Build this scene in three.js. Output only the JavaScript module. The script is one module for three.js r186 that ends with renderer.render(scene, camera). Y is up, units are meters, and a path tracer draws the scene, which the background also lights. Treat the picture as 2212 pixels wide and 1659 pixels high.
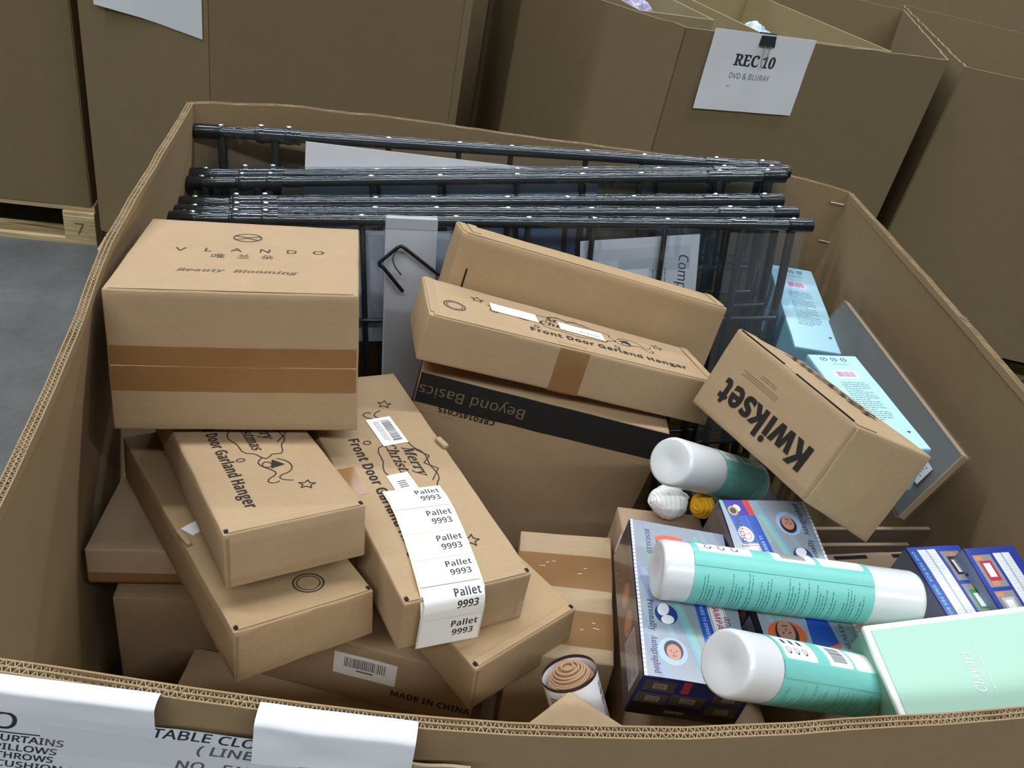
import * as THREE from 'three';
import { mergeGeometries, mergeVertices, toCreasedNormals } from 'three/addons/utils/BufferGeometryUtils.js';
import { RoundedBoxGeometry } from 'three/addons/geometries/RoundedBoxGeometry.js';
import { RectAreaLightUniformsLib } from 'three/addons/lights/RectAreaLightUniformsLib.js';
import { ImprovedNoise } from 'three/addons/math/ImprovedNoise.js';

// ------------------------------------------------------------------ camera, lamps, exposure
const scene = new THREE.Scene();
scene.background = new THREE.Color(0x000000);
const camera = new THREE.PerspectiveCamera(2 * Math.atan(829.5 / 1800) * 180 / Math.PI, 2212 / 1659, 0.05, 60);
camera.position.set(0, 1.5, 0);
{
  const m = new THREE.Matrix4().makeBasis(
    new THREE.Vector3(0.975, 0.181, 0.128), new THREE.Vector3(-0.074, 0.811, -0.581), new THREE.Vector3(-0.209, 0.557, 0.804));
  camera.quaternion.setFromRotationMatrix(m).normalize();
}
const renderer = new THREE.WebGLRenderer();
renderer.toneMapping = THREE.LinearToneMapping;
renderer.toneMappingExposure = 0.93;
renderer.shadowMap.enabled = true;
RectAreaLightUniformsLib.init();
const LAMP = { color: 0xf4f7fc, intensity: 46, w: 2.2, l: 0.3, y: 6.2 };
const LAMP_SPOTS = []; for (const z of [3.6, -2.2, -7.6]) for (const x of [-4.8, -2.4, 0, 2.4, 4.8]) LAMP_SPOTS.push([x, z]);

// ------------------------------------------------------------------ helpers
const D2R = Math.PI / 180, V3 = (x, y, z) => new THREE.Vector3(x, y, z);
const noise = new ImprovedNoise();
function rng(seed) { let s = seed >>> 0; return () => { s |= 0; s = s + 0x6D2B79F5 | 0; let t = Math.imul(s ^ s >>> 15, 1 | s); t = t + Math.imul(t ^ t >>> 7, 61 | t) ^ t; return ((t ^ t >>> 14) >>> 0) / 4294967296; }; }
const used = {};
function numbered(n) { used[n] = (used[n] ?? -1) + 1; return used[n] ? n + '_' + String(used[n]).padStart(3, '0') : n; }
function thing(name, label, category, group) {
  const o = new THREE.Group(); o.name = numbered(name); o.userData = { label, category };
  if (group) o.userData.group = group;
  scene.add(o); return o;
}
function part(name, geo, mat, parent, label) {
  const m = new THREE.Mesh(geo, mat); m.name = name; m.castShadow = m.receiveShadow = true;
  if (label) m.userData.label = label;
  parent.add(m); return m;
}
function structure(name, geo, mat) { const m = part(name, geo, mat, scene); m.userData.kind = 'structure'; return m; }
function box(w, h, d, x = 0, y = 0, z = 0, r = 0.002) {
  const g = new RoundedBoxGeometry(w, h, d, 2, Math.min(r, w / 3, h / 3, d / 3)); g.translate(x, y, z); return g;
}
function tube(pts, r, seg = 24, rs = 10, closed = false, tension = 0.5) {
  return new THREE.TubeGeometry(new THREE.CatmullRomCurve3(pts, closed, 'catmullrom', tension), seg, r, rs, closed);
}
function rod(a, b, r, rs = 12) {
  const d = b.clone().sub(a), g = new THREE.CylinderGeometry(r, r, d.length(), rs, 1);
  g.applyQuaternion(new THREE.Quaternion().setFromUnitVectors(V3(0, 1, 0), d.clone().normalize()));
  g.translate((a.x + b.x) / 2, (a.y + b.y) / 2, (a.z + b.z) / 2); return g;
}
const plain = g => { const h = g.index ? g.toNonIndexed() : g; for (const k of Object.keys(h.attributes)) if (!['position', 'normal', 'uv'].includes(k)) h.deleteAttribute(k); return h; };
const merge = a => mergeGeometries(a.map(plain));

// ------------------------------------------------------------------ textures and materials
function dataTex(n, fn, srgb = true, rep = 1) {
  const a = new Uint8Array(n * n * 4);
  for (let j = 0; j < n; j++) for (let i = 0; i < n; i++) { const c = fn(i, j), k = (j * n + i) * 4; a[k] = c[0]; a[k + 1] = c[1]; a[k + 2] = c[2]; a[k + 3] = 255; }
  const t = new THREE.DataTexture(a, n, n); t.wrapS = t.wrapT = THREE.RepeatWrapping; t.magFilter = THREE.LinearFilter; t.minFilter = THREE.LinearMipmapLinearFilter; t.generateMipmaps = true;
  if (srgb) t.colorSpace = THREE.SRGBColorSpace; t.repeat.set(rep, rep); t.needsUpdate = true; return t;
}
// noise that wraps around after `period` cells
function pnoise(x, y, period, z = 0) {
  const fx = x / period, fy = y / period, a = noise.noise(x, y, z), b = noise.noise(x - period, y, z), c = noise.noise(x, y - period, z), d = noise.noise(x - period, y - period, z);
  return (a * (1 - fx) + b * fx) * (1 - fy) + (c * (1 - fx) + d * fx) * fy;
}
const clamp8 = v => Math.max(0, Math.min(255, v));
const kraftTex = (() => {
  const r = rng(7), N = 512;
  return dataTex(N, (i, j) => {
    const u = i / N, v = j / N;
    let f = pnoise(u * 5, v * 5, 5) * 5 + pnoise(u * 16, v * 16, 16, 3.3) * 3.5 + pnoise(u * 48, v * 48, 48, 8.1) * 3 + (r() - .5) * 7;
    f += Math.sin(v * Math.PI * 2 * 40) * .8;
    return [clamp8(234 + f), clamp8(231 + f * 1.05), clamp8(226 + f * 1.15)];
  }, true, 1);
})();
const kraftBump = (() => {
  const r = rng(17), N = 256;
  return dataTex(N, (i, j) => { const u = i / N, v = j / N; const f = 128 + Math.sin(u * Math.PI * 2 * 40) * 40 + pnoise(u * 8, v * 8, 8, 2) * 60 + (r() - .5) * 16; return [f, f, f].map(clamp8); }, false);
})();
function kraft(rgb, rough = .86) {
  const m = new THREE.MeshStandardMaterial({ map: kraftTex, bumpMap: kraftBump, bumpScale: .00012, roughness: rough, metalness: 0 });
  m.color.setRGB(...rgb); return m;
}
const M = {
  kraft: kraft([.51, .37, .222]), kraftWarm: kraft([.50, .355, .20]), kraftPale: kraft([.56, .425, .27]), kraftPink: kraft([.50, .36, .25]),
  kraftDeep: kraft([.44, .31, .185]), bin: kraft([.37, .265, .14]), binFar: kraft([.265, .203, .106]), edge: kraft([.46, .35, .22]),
};
const std = (hex, roughness = .6, o = {}) => new THREE.MeshStandardMaterial({ color: hex, roughness, ...o });
const phys = (hex, roughness = .6, o = {}) => new THREE.MeshPhysicalMaterial({ color: hex, roughness, ...o });
Object.assign(M, {
  tape: phys(0x9a6a30, .22, { transparent: true, opacity: .55, clearcoat: .6, clearcoatRoughness: .2 }),
  clearTape: phys(0xe8e4dc, .15, { transparent: true, opacity: .12, clearcoat: .8 }),
  paper: std(0xeef1f4, .75), sticker: std(0xf7f8fa, .45), ink: std(0x1c1a18, .8), dark: std(0x14120f, .9),
  steel: phys(0x343a3c, .22, { metalness: .4, clearcoat: .5, clearcoatRoughness: .12 }),
  rivet: std(0xdfe6ea, .2, { metalness: .9 }), staple: std(0xc9c2ae, .3, { metalness: .9 }), blackMetal: std(0x17191b, .4, { metalness: .4 }),
  film: phys(0xf2f6fa, .06, { transmission: 1, thickness: 0, ior: 1.4, side: THREE.DoubleSide }),
  filmBag: phys(0xc4ccd4, .18, { transparent: true, opacity: .1, clearcoat: 1, clearcoatRoughness: .1, side: THREE.DoubleSide }),
  wood: null, tubeWhite: phys(0xe9eef0, .28, { transmission: .12, thickness: 0, clearcoat: .3, clearcoatRoughness: .25 }),
  mint: std(0xa8d2c0, .5), mintShade: std(0x86b097, .55), white: std(0xf2f6f6, .4), skyBlue: std(0xa4d3e3, .5), skyBlueShade: std(0x7fb2c6, .5),  // side tones of mint and sky blue have shade painted in
  black: std(0x121c1e, .55), twine: std(0xa98767, .9), yellow: std(0xf2b212, .55), blob: std(0xf4f6f4, .7),
});
const woodTex = dataTex(256, (i, j) => { const u = i / 256, v = j / 256; const f = Math.sin((v * 14 + pnoise(u * 2, v * 5, 5) * 2.2) * Math.PI * 2) * 9 + pnoise(u * 4, v * 30, 4, 5) * 26; return [clamp8(206 + f), clamp8(184 + f), clamp8(138 + f * .9)]; });
M.wood = new THREE.MeshStandardMaterial({ map: woodTex, roughness: .8 });
const floorTex = (() => { const r = rng(5), N = 512; return dataTex(N, (i, j) => { const u = i / N, v = j / N; const f = pnoise(u * 4, v * 4, 4) * 22 + pnoise(u * 13, v * 13, 13, 4) * 14 + pnoise(u * 45, v * 45, 45, 9) * 10 + (r() - .5) * 12; return [clamp8(97 + f * .8), clamp8(100 + f * .8), clamp8(100 + f * .8)]; }, true, 1); })();

function canvasMat(w, h, draw, o = {}) {
  const c = document.createElement('canvas'); c.width = w; c.height = h;
  const g = c.getContext('2d'); draw(g, w, h);
  const t = new THREE.CanvasTexture(c); t.colorSpace = THREE.SRGBColorSpace; t.anisotropy = 8;
  return new THREE.MeshPhysicalMaterial({ map: t, roughness: .7, ...o });
}
const inkMat = (w, h, draw, o = {}) => canvasMat(w, h, draw, { transparent: true, roughness: .85, ...o });

// ------------------------------------------------------------------ cartons
// A carton: box with chamfered, slightly wavy edges and bulged faces; corners may be a few millimetres out of true.
function makeDeform(d, off = {}, bulge = .0012, seed = 1) {
  const [w, h, l] = d;
  return p => {
    const nx = p.x / w * 2, ny = p.y / h * 2, nz = p.z / l * 2, q = p.clone();
    q.x += nx * bulge * (1 - ny * ny) * (1 - nz * nz); q.y += ny * bulge * (1 - nx * nx) * (1 - nz * nz); q.z += nz * bulge * (1 - nx * nx) * (1 - ny * ny);
    for (const k in off) {
      const s = [k[0] === '1' ? 1 : -1, k[1] === '1' ? 1 : -1, k[2] === '1' ? 1 : -1];
      const wt = (1 + s[0] * nx) * (1 + s[1] * ny) * (1 + s[2] * nz) / 8;
      q.x += off[k][0] * .001 * wt; q.y += off[k][1] * .001 * wt; q.z += off[k][2] * .001 * wt;
    }
    const e = .0006; q.y += e * noise.noise(p.x * 26 + seed, p.z * 26, seed * 1.7); q.x += e * noise.noise(p.y * 26, p.z * 26 + seed, seed * 2.3); q.z += e * noise.noise(p.x * 26, p.y * 26 + seed, seed * .7);
    return q;
  };
}
function cartonGeo(d, deform, r = .0016, seg = 18) {
  const [w, h, l] = d, g = new THREE.BoxGeometry(w, h, l, seg, seg, seg), P = g.attributes.position, N = g.attributes.normal, U = g.attributes.uv, v = V3(0, 0, 0);
  const map = (x, L) => { const i = Math.round((x / L + .5) * seg); return i === 0 ? -L / 2 : i === seg ? L / 2 : -(L / 2 - r) + (L - 2 * r) * (i - 1) / (seg - 2); };
  for (let i = 0; i < P.count; i++) {
    v.set(map(P.getX(i), w), map(P.getY(i), h), map(P.getZ(i), l));
    const nx = N.getX(i), ny = N.getY(i);
    if (Math.abs(nx) > .5) U.setXY(i, v.z / .3, v.y / .3); else if (Math.abs(ny) > .5) U.setXY(i, v.x / .3, v.z / .3); else U.setXY(i, v.x / .3 + .37, v.y / .3);
    const ex = Math.abs(Math.abs(v.x) - w / 2) < 1e-6, ey = Math.abs(Math.abs(v.y) - h / 2) < 1e-6, ez = Math.abs(Math.abs(v.z) - l / 2) < 1e-6, c = ex + ey + ez;
    if (c > 1) { const k = r * (c === 2 ? .3 : .42); if (ex) v.x -= Math.sign(v.x) * k; if (ey) v.y -= Math.sign(v.y) * k; if (ez) v.z -= Math.sign(v.z) * k; }
    const q = deform(v); P.setXYZ(i, q.x, q.y, q.z);
  }
  return toCreasedNormals(g, .9);
}
// the point of a face: a to the right and b up as seen from outside
const FACE = {
  top: (d, a, b, e) => V3(a, d[1] / 2 + e, -b), front: (d, a, b, e) => V3(a, b, d[2] / 2 + e),
  left: (d, a, b, e) => V3(-d[0] / 2 - e, b, a), right: (d, a, b, e) => V3(d[0] / 2 + e, b, -a),
};
function patchGeo(d, deform, face, a, b, w, h, rot = 0, eps = .0005, n = 10) {
  const g = new THREE.PlaneGeometry(w, h, n, n), P = g.attributes.position, c = Math.cos(rot), s = Math.sin(rot);
  for (let i = 0; i < P.count; i++) {
    const x = P.getX(i), y = P.getY(i), fa = a + x * c - y * s, fb = b + x * s + y * c;
    const q0 = deform(FACE[face](d, fa, fb, 0)), nn = FACE[face](d, 0, 0, 1).sub(FACE[face](d, 0, 0, 0));
    q0.addScaledVector(nn, eps); P.setXYZ(i, q0.x, q0.y, q0.z);
  }
  g.computeVertexNormals(); return g;
}
let cartonSeed = 1;
function carton(name, label, category, c, e, d, mat, { off, group, bodyName = 'body', bulge, r } = {}) {
  const t = thing(name, label, category, group);
  const rot = new THREE.Euler(e[1] * D2R, e[0] * D2R, e[2] * D2R, 'YXZ');
  t.rotation.copy(rot);
  const base = V3(0, -d[1] / 2, 0).applyEuler(rot); t.position.set(c[0] + base.x, c[1] + base.y, c[2] + base.z);
  const df = makeDeform(d, off, bulge, cartonSeed++ * 3.1), up = d[1] / 2;
  const body = part(bodyName, cartonGeo(d, df, r).translate(0, up, 0), mat, t);
  return {
    t, d, df, body,
    patch(nm, face, a, b, w, h, m, { rot = 0, eps = .0006, parent, label: lb, n } = {}) { return part(nm, patchGeo(d, df, face, a, b, w, h, rot, eps, n).translate(0, up, 0), m, parent || t, lb); },
    slab(nm, face, a, b, w, h, th, m, { rot = 0, lb } = {}) {      // a thin proud piece lying on a face
      const g = box(w, h, th, 0, 0, th / 2, th * .4), P = g.attributes.position, cc = Math.cos(rot), s = Math.sin(rot);
      for (let i = 0; i < P.count; i++) { const x = P.getX(i), y = P.getY(i), z = P.getZ(i), q = df(FACE[face](d, a + x * cc - y * s, b + x * s + y * cc, 0)).addScaledVector(FACE[face](d, 0, 0, 1).sub(FACE[face](d, 0, 0, 0)), z + .0002); P.setXYZ(i, q.x, q.y + up, q.z); }
      g.computeVertexNormals(); return part(nm, g, m, t, lb);
    },
  };
}

// ------------------------------------------------------------------ the hall
const hall = { x0: -13, x1: 13, z0: -17, z1: 9, h: 7.2 };
{
  const W = hall.x1 - hall.x0, L = hall.z1 - hall.z0, cx = (hall.x0 + hall.x1) / 2, cz = (hall.z0 + hall.z1) / 2;
  const fg = new THREE.BoxGeometry(W, .3, L); { const P = fg.attributes.position, U = fg.attributes.uv; for (let i = 0; i < P.count; i++) U.setXY(i, P.getX(i) / 1.6, P.getZ(i) / 1.6); }
  fg.translate(cx, -.15, cz);
  structure('floor', fg, new THREE.MeshStandardMaterial({ map: floorTex, roughness: .55 }));
  const wm = std(0x9a9c98, .9);
  structure('ceiling', new THREE.BoxGeometry(W, .3, L).translate(cx, hall.h + .15, cz), std(0xa8aaa6, .9));
  structure('wall_back', new THREE.BoxGeometry(W, hall.h, .3).translate(cx, hall.h / 2, hall.z0 - .15), wm);
  structure('wall_front', new THREE.BoxGeometry(W, hall.h, .3).translate(cx, hall.h / 2, hall.z1 + .15), wm);
  structure('wall_left', new THREE.BoxGeometry(.3, hall.h, L).translate(hall.x0 - .15, hall.h / 2, cz), wm);
  structure('wall_right', new THREE.BoxGeometry(.3, hall.h, L).translate(hall.x1 + .15, hall.h / 2, cz), wm);
  const glow = new THREE.MeshStandardMaterial({ color: 0xffffff, emissive: LAMP.color, emissiveIntensity: 6 });
  for (const [x, z] of LAMP_SPOTS) {
    const t = thing('ceiling_lamp', `long white strip lamp, ${['leftmost', 'second from left', 'middle one', 'second from right', 'rightmost'][Math.round(x / 2.4) + 2]} in the ${z > 0 ? 'row behind the viewer' : z > -5 ? 'row above the standing bins' : 'farthest ceiling row'}`, 'lamp', 'strip lamps');
    t.position.set(x, LAMP.y, z);
    part('housing', box(LAMP.w + .08, .08, LAMP.l + .08, 0, .06, 0, .01), std(0xd8dcde, .5), t);
    part('diffuser', new THREE.BoxGeometry(LAMP.w, .02, LAMP.l).translate(0, .01, 0), glow, t);
    part('hanger', rod(V3(-.8, .1, 0), V3(-.8, hall.h - LAMP.y, 0), .006), M.staple, t); part('hanger', rod(V3(.8, .1, 0), V3(.8, hall.h - LAMP.y, 0), .006), M.staple, t);
    const l = new THREE.RectAreaLight(LAMP.color, LAMP.intensity, LAMP.w, LAMP.l);
    l.position.set(0, -.01, 0); l.lookAt(0, -1, 0); t.add(l);
  }
}

// ------------------------------------------------------------------ pallets and big corrugated bins
function pallet(label, x0, x1, z0, z1, turn = 0, mark) {
  const t = thing('wooden_pallet', label, 'pallet'), W = x1 - x0, L = z1 - z0; t.position.set((x0 + x1) / 2, 0, (z0 + z1) / 2); t.rotation.y = turn;
  const bl = (w, h, d, x, y, z) => { const g = new THREE.BoxGeometry(w, h, d, 1, 1, 1), U = g.attributes.uv, P = g.attributes.position; for (let i = 0; i < P.count; i++) U.setXY(i, P.getX(i) * 1.5 + P.getY(i), P.getZ(i) * 3 + P.getY(i) * 3); return g.translate(x, y, z); };
  for (let i = 0; i < 7; i++) part('deck_board', bl(W, .02, L / 7 - .03, 0, .13, -L / 2 + (i + .5) * L / 7), M.wood, t);
  for (let i = 0; i < 3; i++) {
    const x = (i - 1) * (W / 2 - .05);
    part('stringer', bl(.1, .018, L, x, .111, 0), M.wood, t);
    part('bottom_board', bl(W, .018, .1, 0, .009, (i - 1) * (L / 2 - .05)), M.wood, t);
    for (let k = 0; k < 3; k++) { const b = part('block', bl(.1, .084, .1, x, .06, (k - 1) * (L / 2 - .05)), M.wood, t); if (mark && i === 2 && k === 2) part('written_number', new THREE.PlaneGeometry(.05, .07).translate(x, .06, L / 2 + .001), mark, b); }
  }
  return t;
}
function wallRibbon(path, y0, y1, o0, o1, { bulge = 0, jag = 0, seed = 0, ny = 8 } = {}) {   // closed strip that follows a path on the ground plan
  const n = path.length, nor = path.map((p, i) => { const a = path[Math.max(0, i - 1)], b = path[Math.min(n - 1, i + 1)], dx = b[0] - a[0], dz = b[1] - a[1], l = Math.hypot(dx, dz); return [dz / l, -dx / l]; });
  let len = 0; const S = path.map((p, i) => (len += i ? Math.hypot(p[0] - path[i - 1][0], p[1] - path[i - 1][1]) : 0));
  const pos = [], uv = [], idx = [];
  const put = (i, o, f) => { const s = S[i], top = y1 + jag * (noise.noise(s * 14, seed, 3) + .5 * noise.noise(s * 47, seed, 9)), y = y0 + (top - y0) * f, b = bulge * Math.sin(Math.PI * Math.min(1, Math.max(0, (y - .14) / .89))) * Math.sin(Math.PI * s / len); pos.push(path[i][0] + nor[i][0] * (o + b), y, path[i][1] + nor[i][1] * (o + b)); uv.push(s / .3, y / .3); return pos.length / 3 - 1; };
  const sheet = (o, flip) => { const st = pos.length / 3; for (let j = 0; j <= ny; j++) for (let i = 0; i < n; i++) put(i, o, j / ny); for (let j = 0; j < ny; j++) for (let i = 0; i < n - 1; i++) { const a = st + j * n + i, b = a + 1, c = a + n, d = c + 1; flip ? idx.push(a, c, b, b, c, d) : idx.push(a, b, c, b, d, c); } };
  const cap = (pts, flip) => { for (let k = 0; k < pts.length - 1; k++) { const [a, b] = pts[k], [c, d] = pts[k + 1]; flip ? idx.push(a, c, b, b, c, d) : idx.push(a, b, c, b, d, c); } };
  sheet(o1, false); sheet(o0, true);
  const topPairs = [], botPairs = []; for (let i = 0; i < n; i++) { topPairs.push([put(i, o1, 1), put(i, o0, 1)]); }
  for (let i = 0; i < n; i++) botPairs.push([put(i, o1, 0), put(i, o0, 0)]);
  cap(topPairs, true); cap(botPairs, false);
  for (const [i, fl] of [[0, true], [n - 1, false]]) { const pr = []; for (let j = 0; j <= ny; j++) pr.push([put(i, o1, j / ny), put(i, o0, j / ny)]); cap(pr, !fl); }
  const g = new THREE.BufferGeometry(); g.setAttribute('position', new THREE.Float32BufferAttribute(pos, 3)); g.setAttribute('uv', new THREE.Float32BufferAttribute(uv, 2)); g.setIndex(idx);
  return toCreasedNormals(g, .6);
}
function resample(pts, step, smooth) {
  if (smooth) { const c = new THREE.CatmullRomCurve3(pts.map(p => V3(p[0], 0, p[1])), false, 'centripetal'); const n = Math.ceil(c.getLength() / step); return c.getSpacedPoints(n).map(v => [v.x, v.z]); }
  const out = []; for (let i = 0; i < pts.length - 1; i++) { const [a, b] = [pts[i], pts[i + 1]], n = Math.max(1, Math.round(Math.hypot(b[0] - a[0], b[1] - a[1]) / step)); for (let k = 0; k < n; k++) out.push([a[0] + (b[0] - a[0]) * k / n, a[1] + (b[1] - a[1]) * k / n]); } out.push(pts[pts.length - 1]); return out;
}
const wave = (path, per, amp, o) => { const P = resample(path, per / 8), n = P.length; let s = 0; return P.map((p, i) => { const a = P[Math.max(0, i - 1)], b = P[Math.min(n - 1, i + 1)], dx = b[0] - a[0], dz = b[1] - a[1], l = Math.hypot(dx, dz); if (i) s += Math.hypot(p[0] - P[i - 1][0], p[1] - P[i - 1][1]); const k = o + amp * Math.sin(s / per * Math.PI * 2); return [p[0] + dz / l * k, p[1] - dx / l * k]; }); };
// every panel between two corners is a part; paths run so that the outside lies to the left of the walk (o > 0 is outside)
function bin(name, label, panels, y0, y1, mat, { flutes = false, jag = .002, th = .008, bulge = 0 } = {}) {
  const t = thing(name, label, 'bin'); const c = panels.flat().reduce((s, p) => [s[0] + p[0], s[1] + p[1]], [0, 0]).map(v => v / panels.flat().length);
  t.position.set(c[0], y0, c[1]);
  panels.forEach((pp, k) => {
    const path = resample(pp, .04, pp.length > 2), mv = g => g.translate(-c[0], -y0, -c[1]), rim = flutes ? y1 - .010 : y1;
    const p = part('wall_panel', mv(wallRibbon(path, y0, rim, -th / 2, th / 2, { bulge: bulge * (k === 0 || k === 4), jag: flutes ? 0 : jag, seed: k * 5 })), mat, t);
    if (flutes) {
      const o = { jag, seed: k * 5, ny: 2 }, l = .0006, lin = [];
      for (const s of [-1, 0, 1]) lin.push(mv(wallRibbon(path, rim, y1, s * (th / 2 - l) - l, s * (th / 2 - l) + l, o)));
      part('liner_sheets', merge(lin), mat, p);
      for (const s of [-1, 1]) part('fluted_sheet', mv(wallRibbon(wave(pp.length > 2 ? path : pp, .0052, th / 4 - .0006, s * th / 4), rim - .002, y1 - .0006, -.0003, .0003, o)), M.edge, p);
    }
  });
  // the floor of the bin
  const sh = new THREE.Shape(); panels.flat().forEach((p, i) => i ? sh.lineTo(p[0] - c[0], -(p[1] - c[1])) : sh.moveTo(p[0] - c[0], -(p[1] - c[1])));
  part('bottom_flap', new THREE.ExtrudeGeometry(sh, { depth: .008, bevelEnabled: false }).rotateX(-Math.PI / 2), mat, t);
  return { t, c, y0 };
}
// the open bin in front (its long sides look along x)
const E = {
  left: [[-.228, -.352], [-.231, -.49], [-.24, -.69], [-.256, -.887], [-.257, -1.15], [-.256, -1.396]],
  backLeft: [[-.256, -1.396], [-.125, -1.446]], back: [[-.125, -1.446], [.068, -1.464], [.274, -1.464], [.541, -1.469], [.806, -1.468]],
  backRight: [[.806, -1.468], [.929, -1.398]], right: [[.929, -1.398], [.87, -.926], [.842, -.722], [.845, -.55], [.835, -.345]],
  front: [[.835, -.345], [.66, -.318], [.514, -.305], [.371, -.297], [.266, -.293], [.155, -.295], [.068, -.302], [-.09, -.326], [-.182, -.343], [-.228, -.352]],
};
pallet('wooden pallet under the open bin full of boxes', -.25, .86, -1.46, -.33);
const frontBin = bin('cardboard_bin', 'open cardboard bin in the foreground filled with boxes, fluted rim', [E.left, E.backLeft, E.back, E.backRight, E.right, E.front], .142, 1.03, M.bin, { flutes: true, th: .0095, bulge: .042, jag: .003 });

{ // bins of the row behind
  pallet('pale wooden pallet under the tall bin at the far left', -2.05, -.845, -4.0, -2.82, 0, inkMat(64, 96, (g, w, h) => { g.fillStyle = '#7a6440'; g.font = '80px sans-serif'; g.textAlign = 'center'; g.fillText('7', w / 2, h * .8); }));
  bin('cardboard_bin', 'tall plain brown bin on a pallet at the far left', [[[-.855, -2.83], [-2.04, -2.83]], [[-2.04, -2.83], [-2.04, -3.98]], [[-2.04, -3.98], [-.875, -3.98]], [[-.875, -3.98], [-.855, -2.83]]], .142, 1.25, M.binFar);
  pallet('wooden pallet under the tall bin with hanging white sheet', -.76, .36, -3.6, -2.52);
  bin('cardboard_bin', 'tall brown eight sided bin with white sheet on its slanted face', [[[.27, -2.45], [-.395, -2.45]], [[-.395, -2.45], [-.78, -2.67]], [[-.78, -2.67], [-.80, -3.4]], [[-.80, -3.4], [-.5, -3.65]], [[-.5, -3.65], [.2, -3.65]], [[.2, -3.65], [.33, -3.5]], [[.33, -3.5], [.30, -2.53]], [[.30, -2.53], [.27, -2.45]]], .142, 1.62, M.binFar);  // rim raised out of view to shade the gap and the next bin
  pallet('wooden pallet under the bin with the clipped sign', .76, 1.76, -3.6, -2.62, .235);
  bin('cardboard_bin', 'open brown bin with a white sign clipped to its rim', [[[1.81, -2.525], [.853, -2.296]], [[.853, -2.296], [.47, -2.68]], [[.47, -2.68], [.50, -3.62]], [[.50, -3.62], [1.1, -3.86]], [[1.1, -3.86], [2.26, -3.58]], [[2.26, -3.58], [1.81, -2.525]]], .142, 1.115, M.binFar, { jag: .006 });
  bin('cardboard_bin', 'brown filler bin added to darken the gap between two bins behind', [[[1.0, -3.92], [.0, -3.92]], [[.0, -3.92], [.0, -4.9]], [[.0, -4.9], [1.0, -4.9]], [[1.0, -4.9], [1.0, -3.92]]], .0, 1.9, M.binFar);  // filler bin added to close off the gap and keep it dark
  bin('cardboard_bin', 'tall brown bin standing in for the far inner wall of the right hand bin at the top corner', [[[5.2, -4.6], [2.75, -5.2]], [[2.75, -5.2], [3.0, -6.2]], [[3.0, -6.2], [5.4, -5.6]], [[5.4, -5.6], [5.2, -4.6]]], .0, 2.0, M.binFar);  // stands in for the far inner wall of the right hand bin
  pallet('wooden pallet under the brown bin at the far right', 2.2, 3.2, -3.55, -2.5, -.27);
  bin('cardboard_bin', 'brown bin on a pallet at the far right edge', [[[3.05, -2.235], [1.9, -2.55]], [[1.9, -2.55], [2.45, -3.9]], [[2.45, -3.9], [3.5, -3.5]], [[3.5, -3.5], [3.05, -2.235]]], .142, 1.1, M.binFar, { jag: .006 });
}

// ------------------------------------------------------------------ printed art
const P0 = { lw: 2 };
function star(g, x, y, r, rot = 0) { g.beginPath(); for (let i = 0; i < 10; i++) { const a = rot + i * Math.PI / 5, k = i % 2 ? r * .45 : r; g[i ? 'lineTo' : 'moveTo'](x + k * Math.sin(a), y - k * Math.cos(a)); } g.closePath(); g.stroke(); }
function fuzz(g, x, y, w, rows, lh, seed, col = '#2b2b2b', th = .5) {   // lines of print too small to read
  const r = rng(seed); g.strokeStyle = col; g.lineWidth = lh * th;
  for (let j = 0; j < rows; j++) { let X = x; const e = x + w * (j % 5 === 4 ? .6 : .86 + r() * .14); while (X < e) { const L = lh * (.4 + r() * 1.6); g.beginPath(); g.moveTo(X, y + j * lh * 1.25); g.lineTo(Math.min(e, X + L), y + j * lh * 1.25); g.stroke(); X += L + lh * .3; } }
}
function bars(g, x, y, w, h, seed, col = '#111') { const r = rng(seed); g.fillStyle = col; let X = x; while (X < x + w) { const k = w * (.006 + r() * .02); g.fillRect(X, y, Math.min(k, x + w - X), h); X += k + w * (.008 + r() * .016); } }
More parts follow.
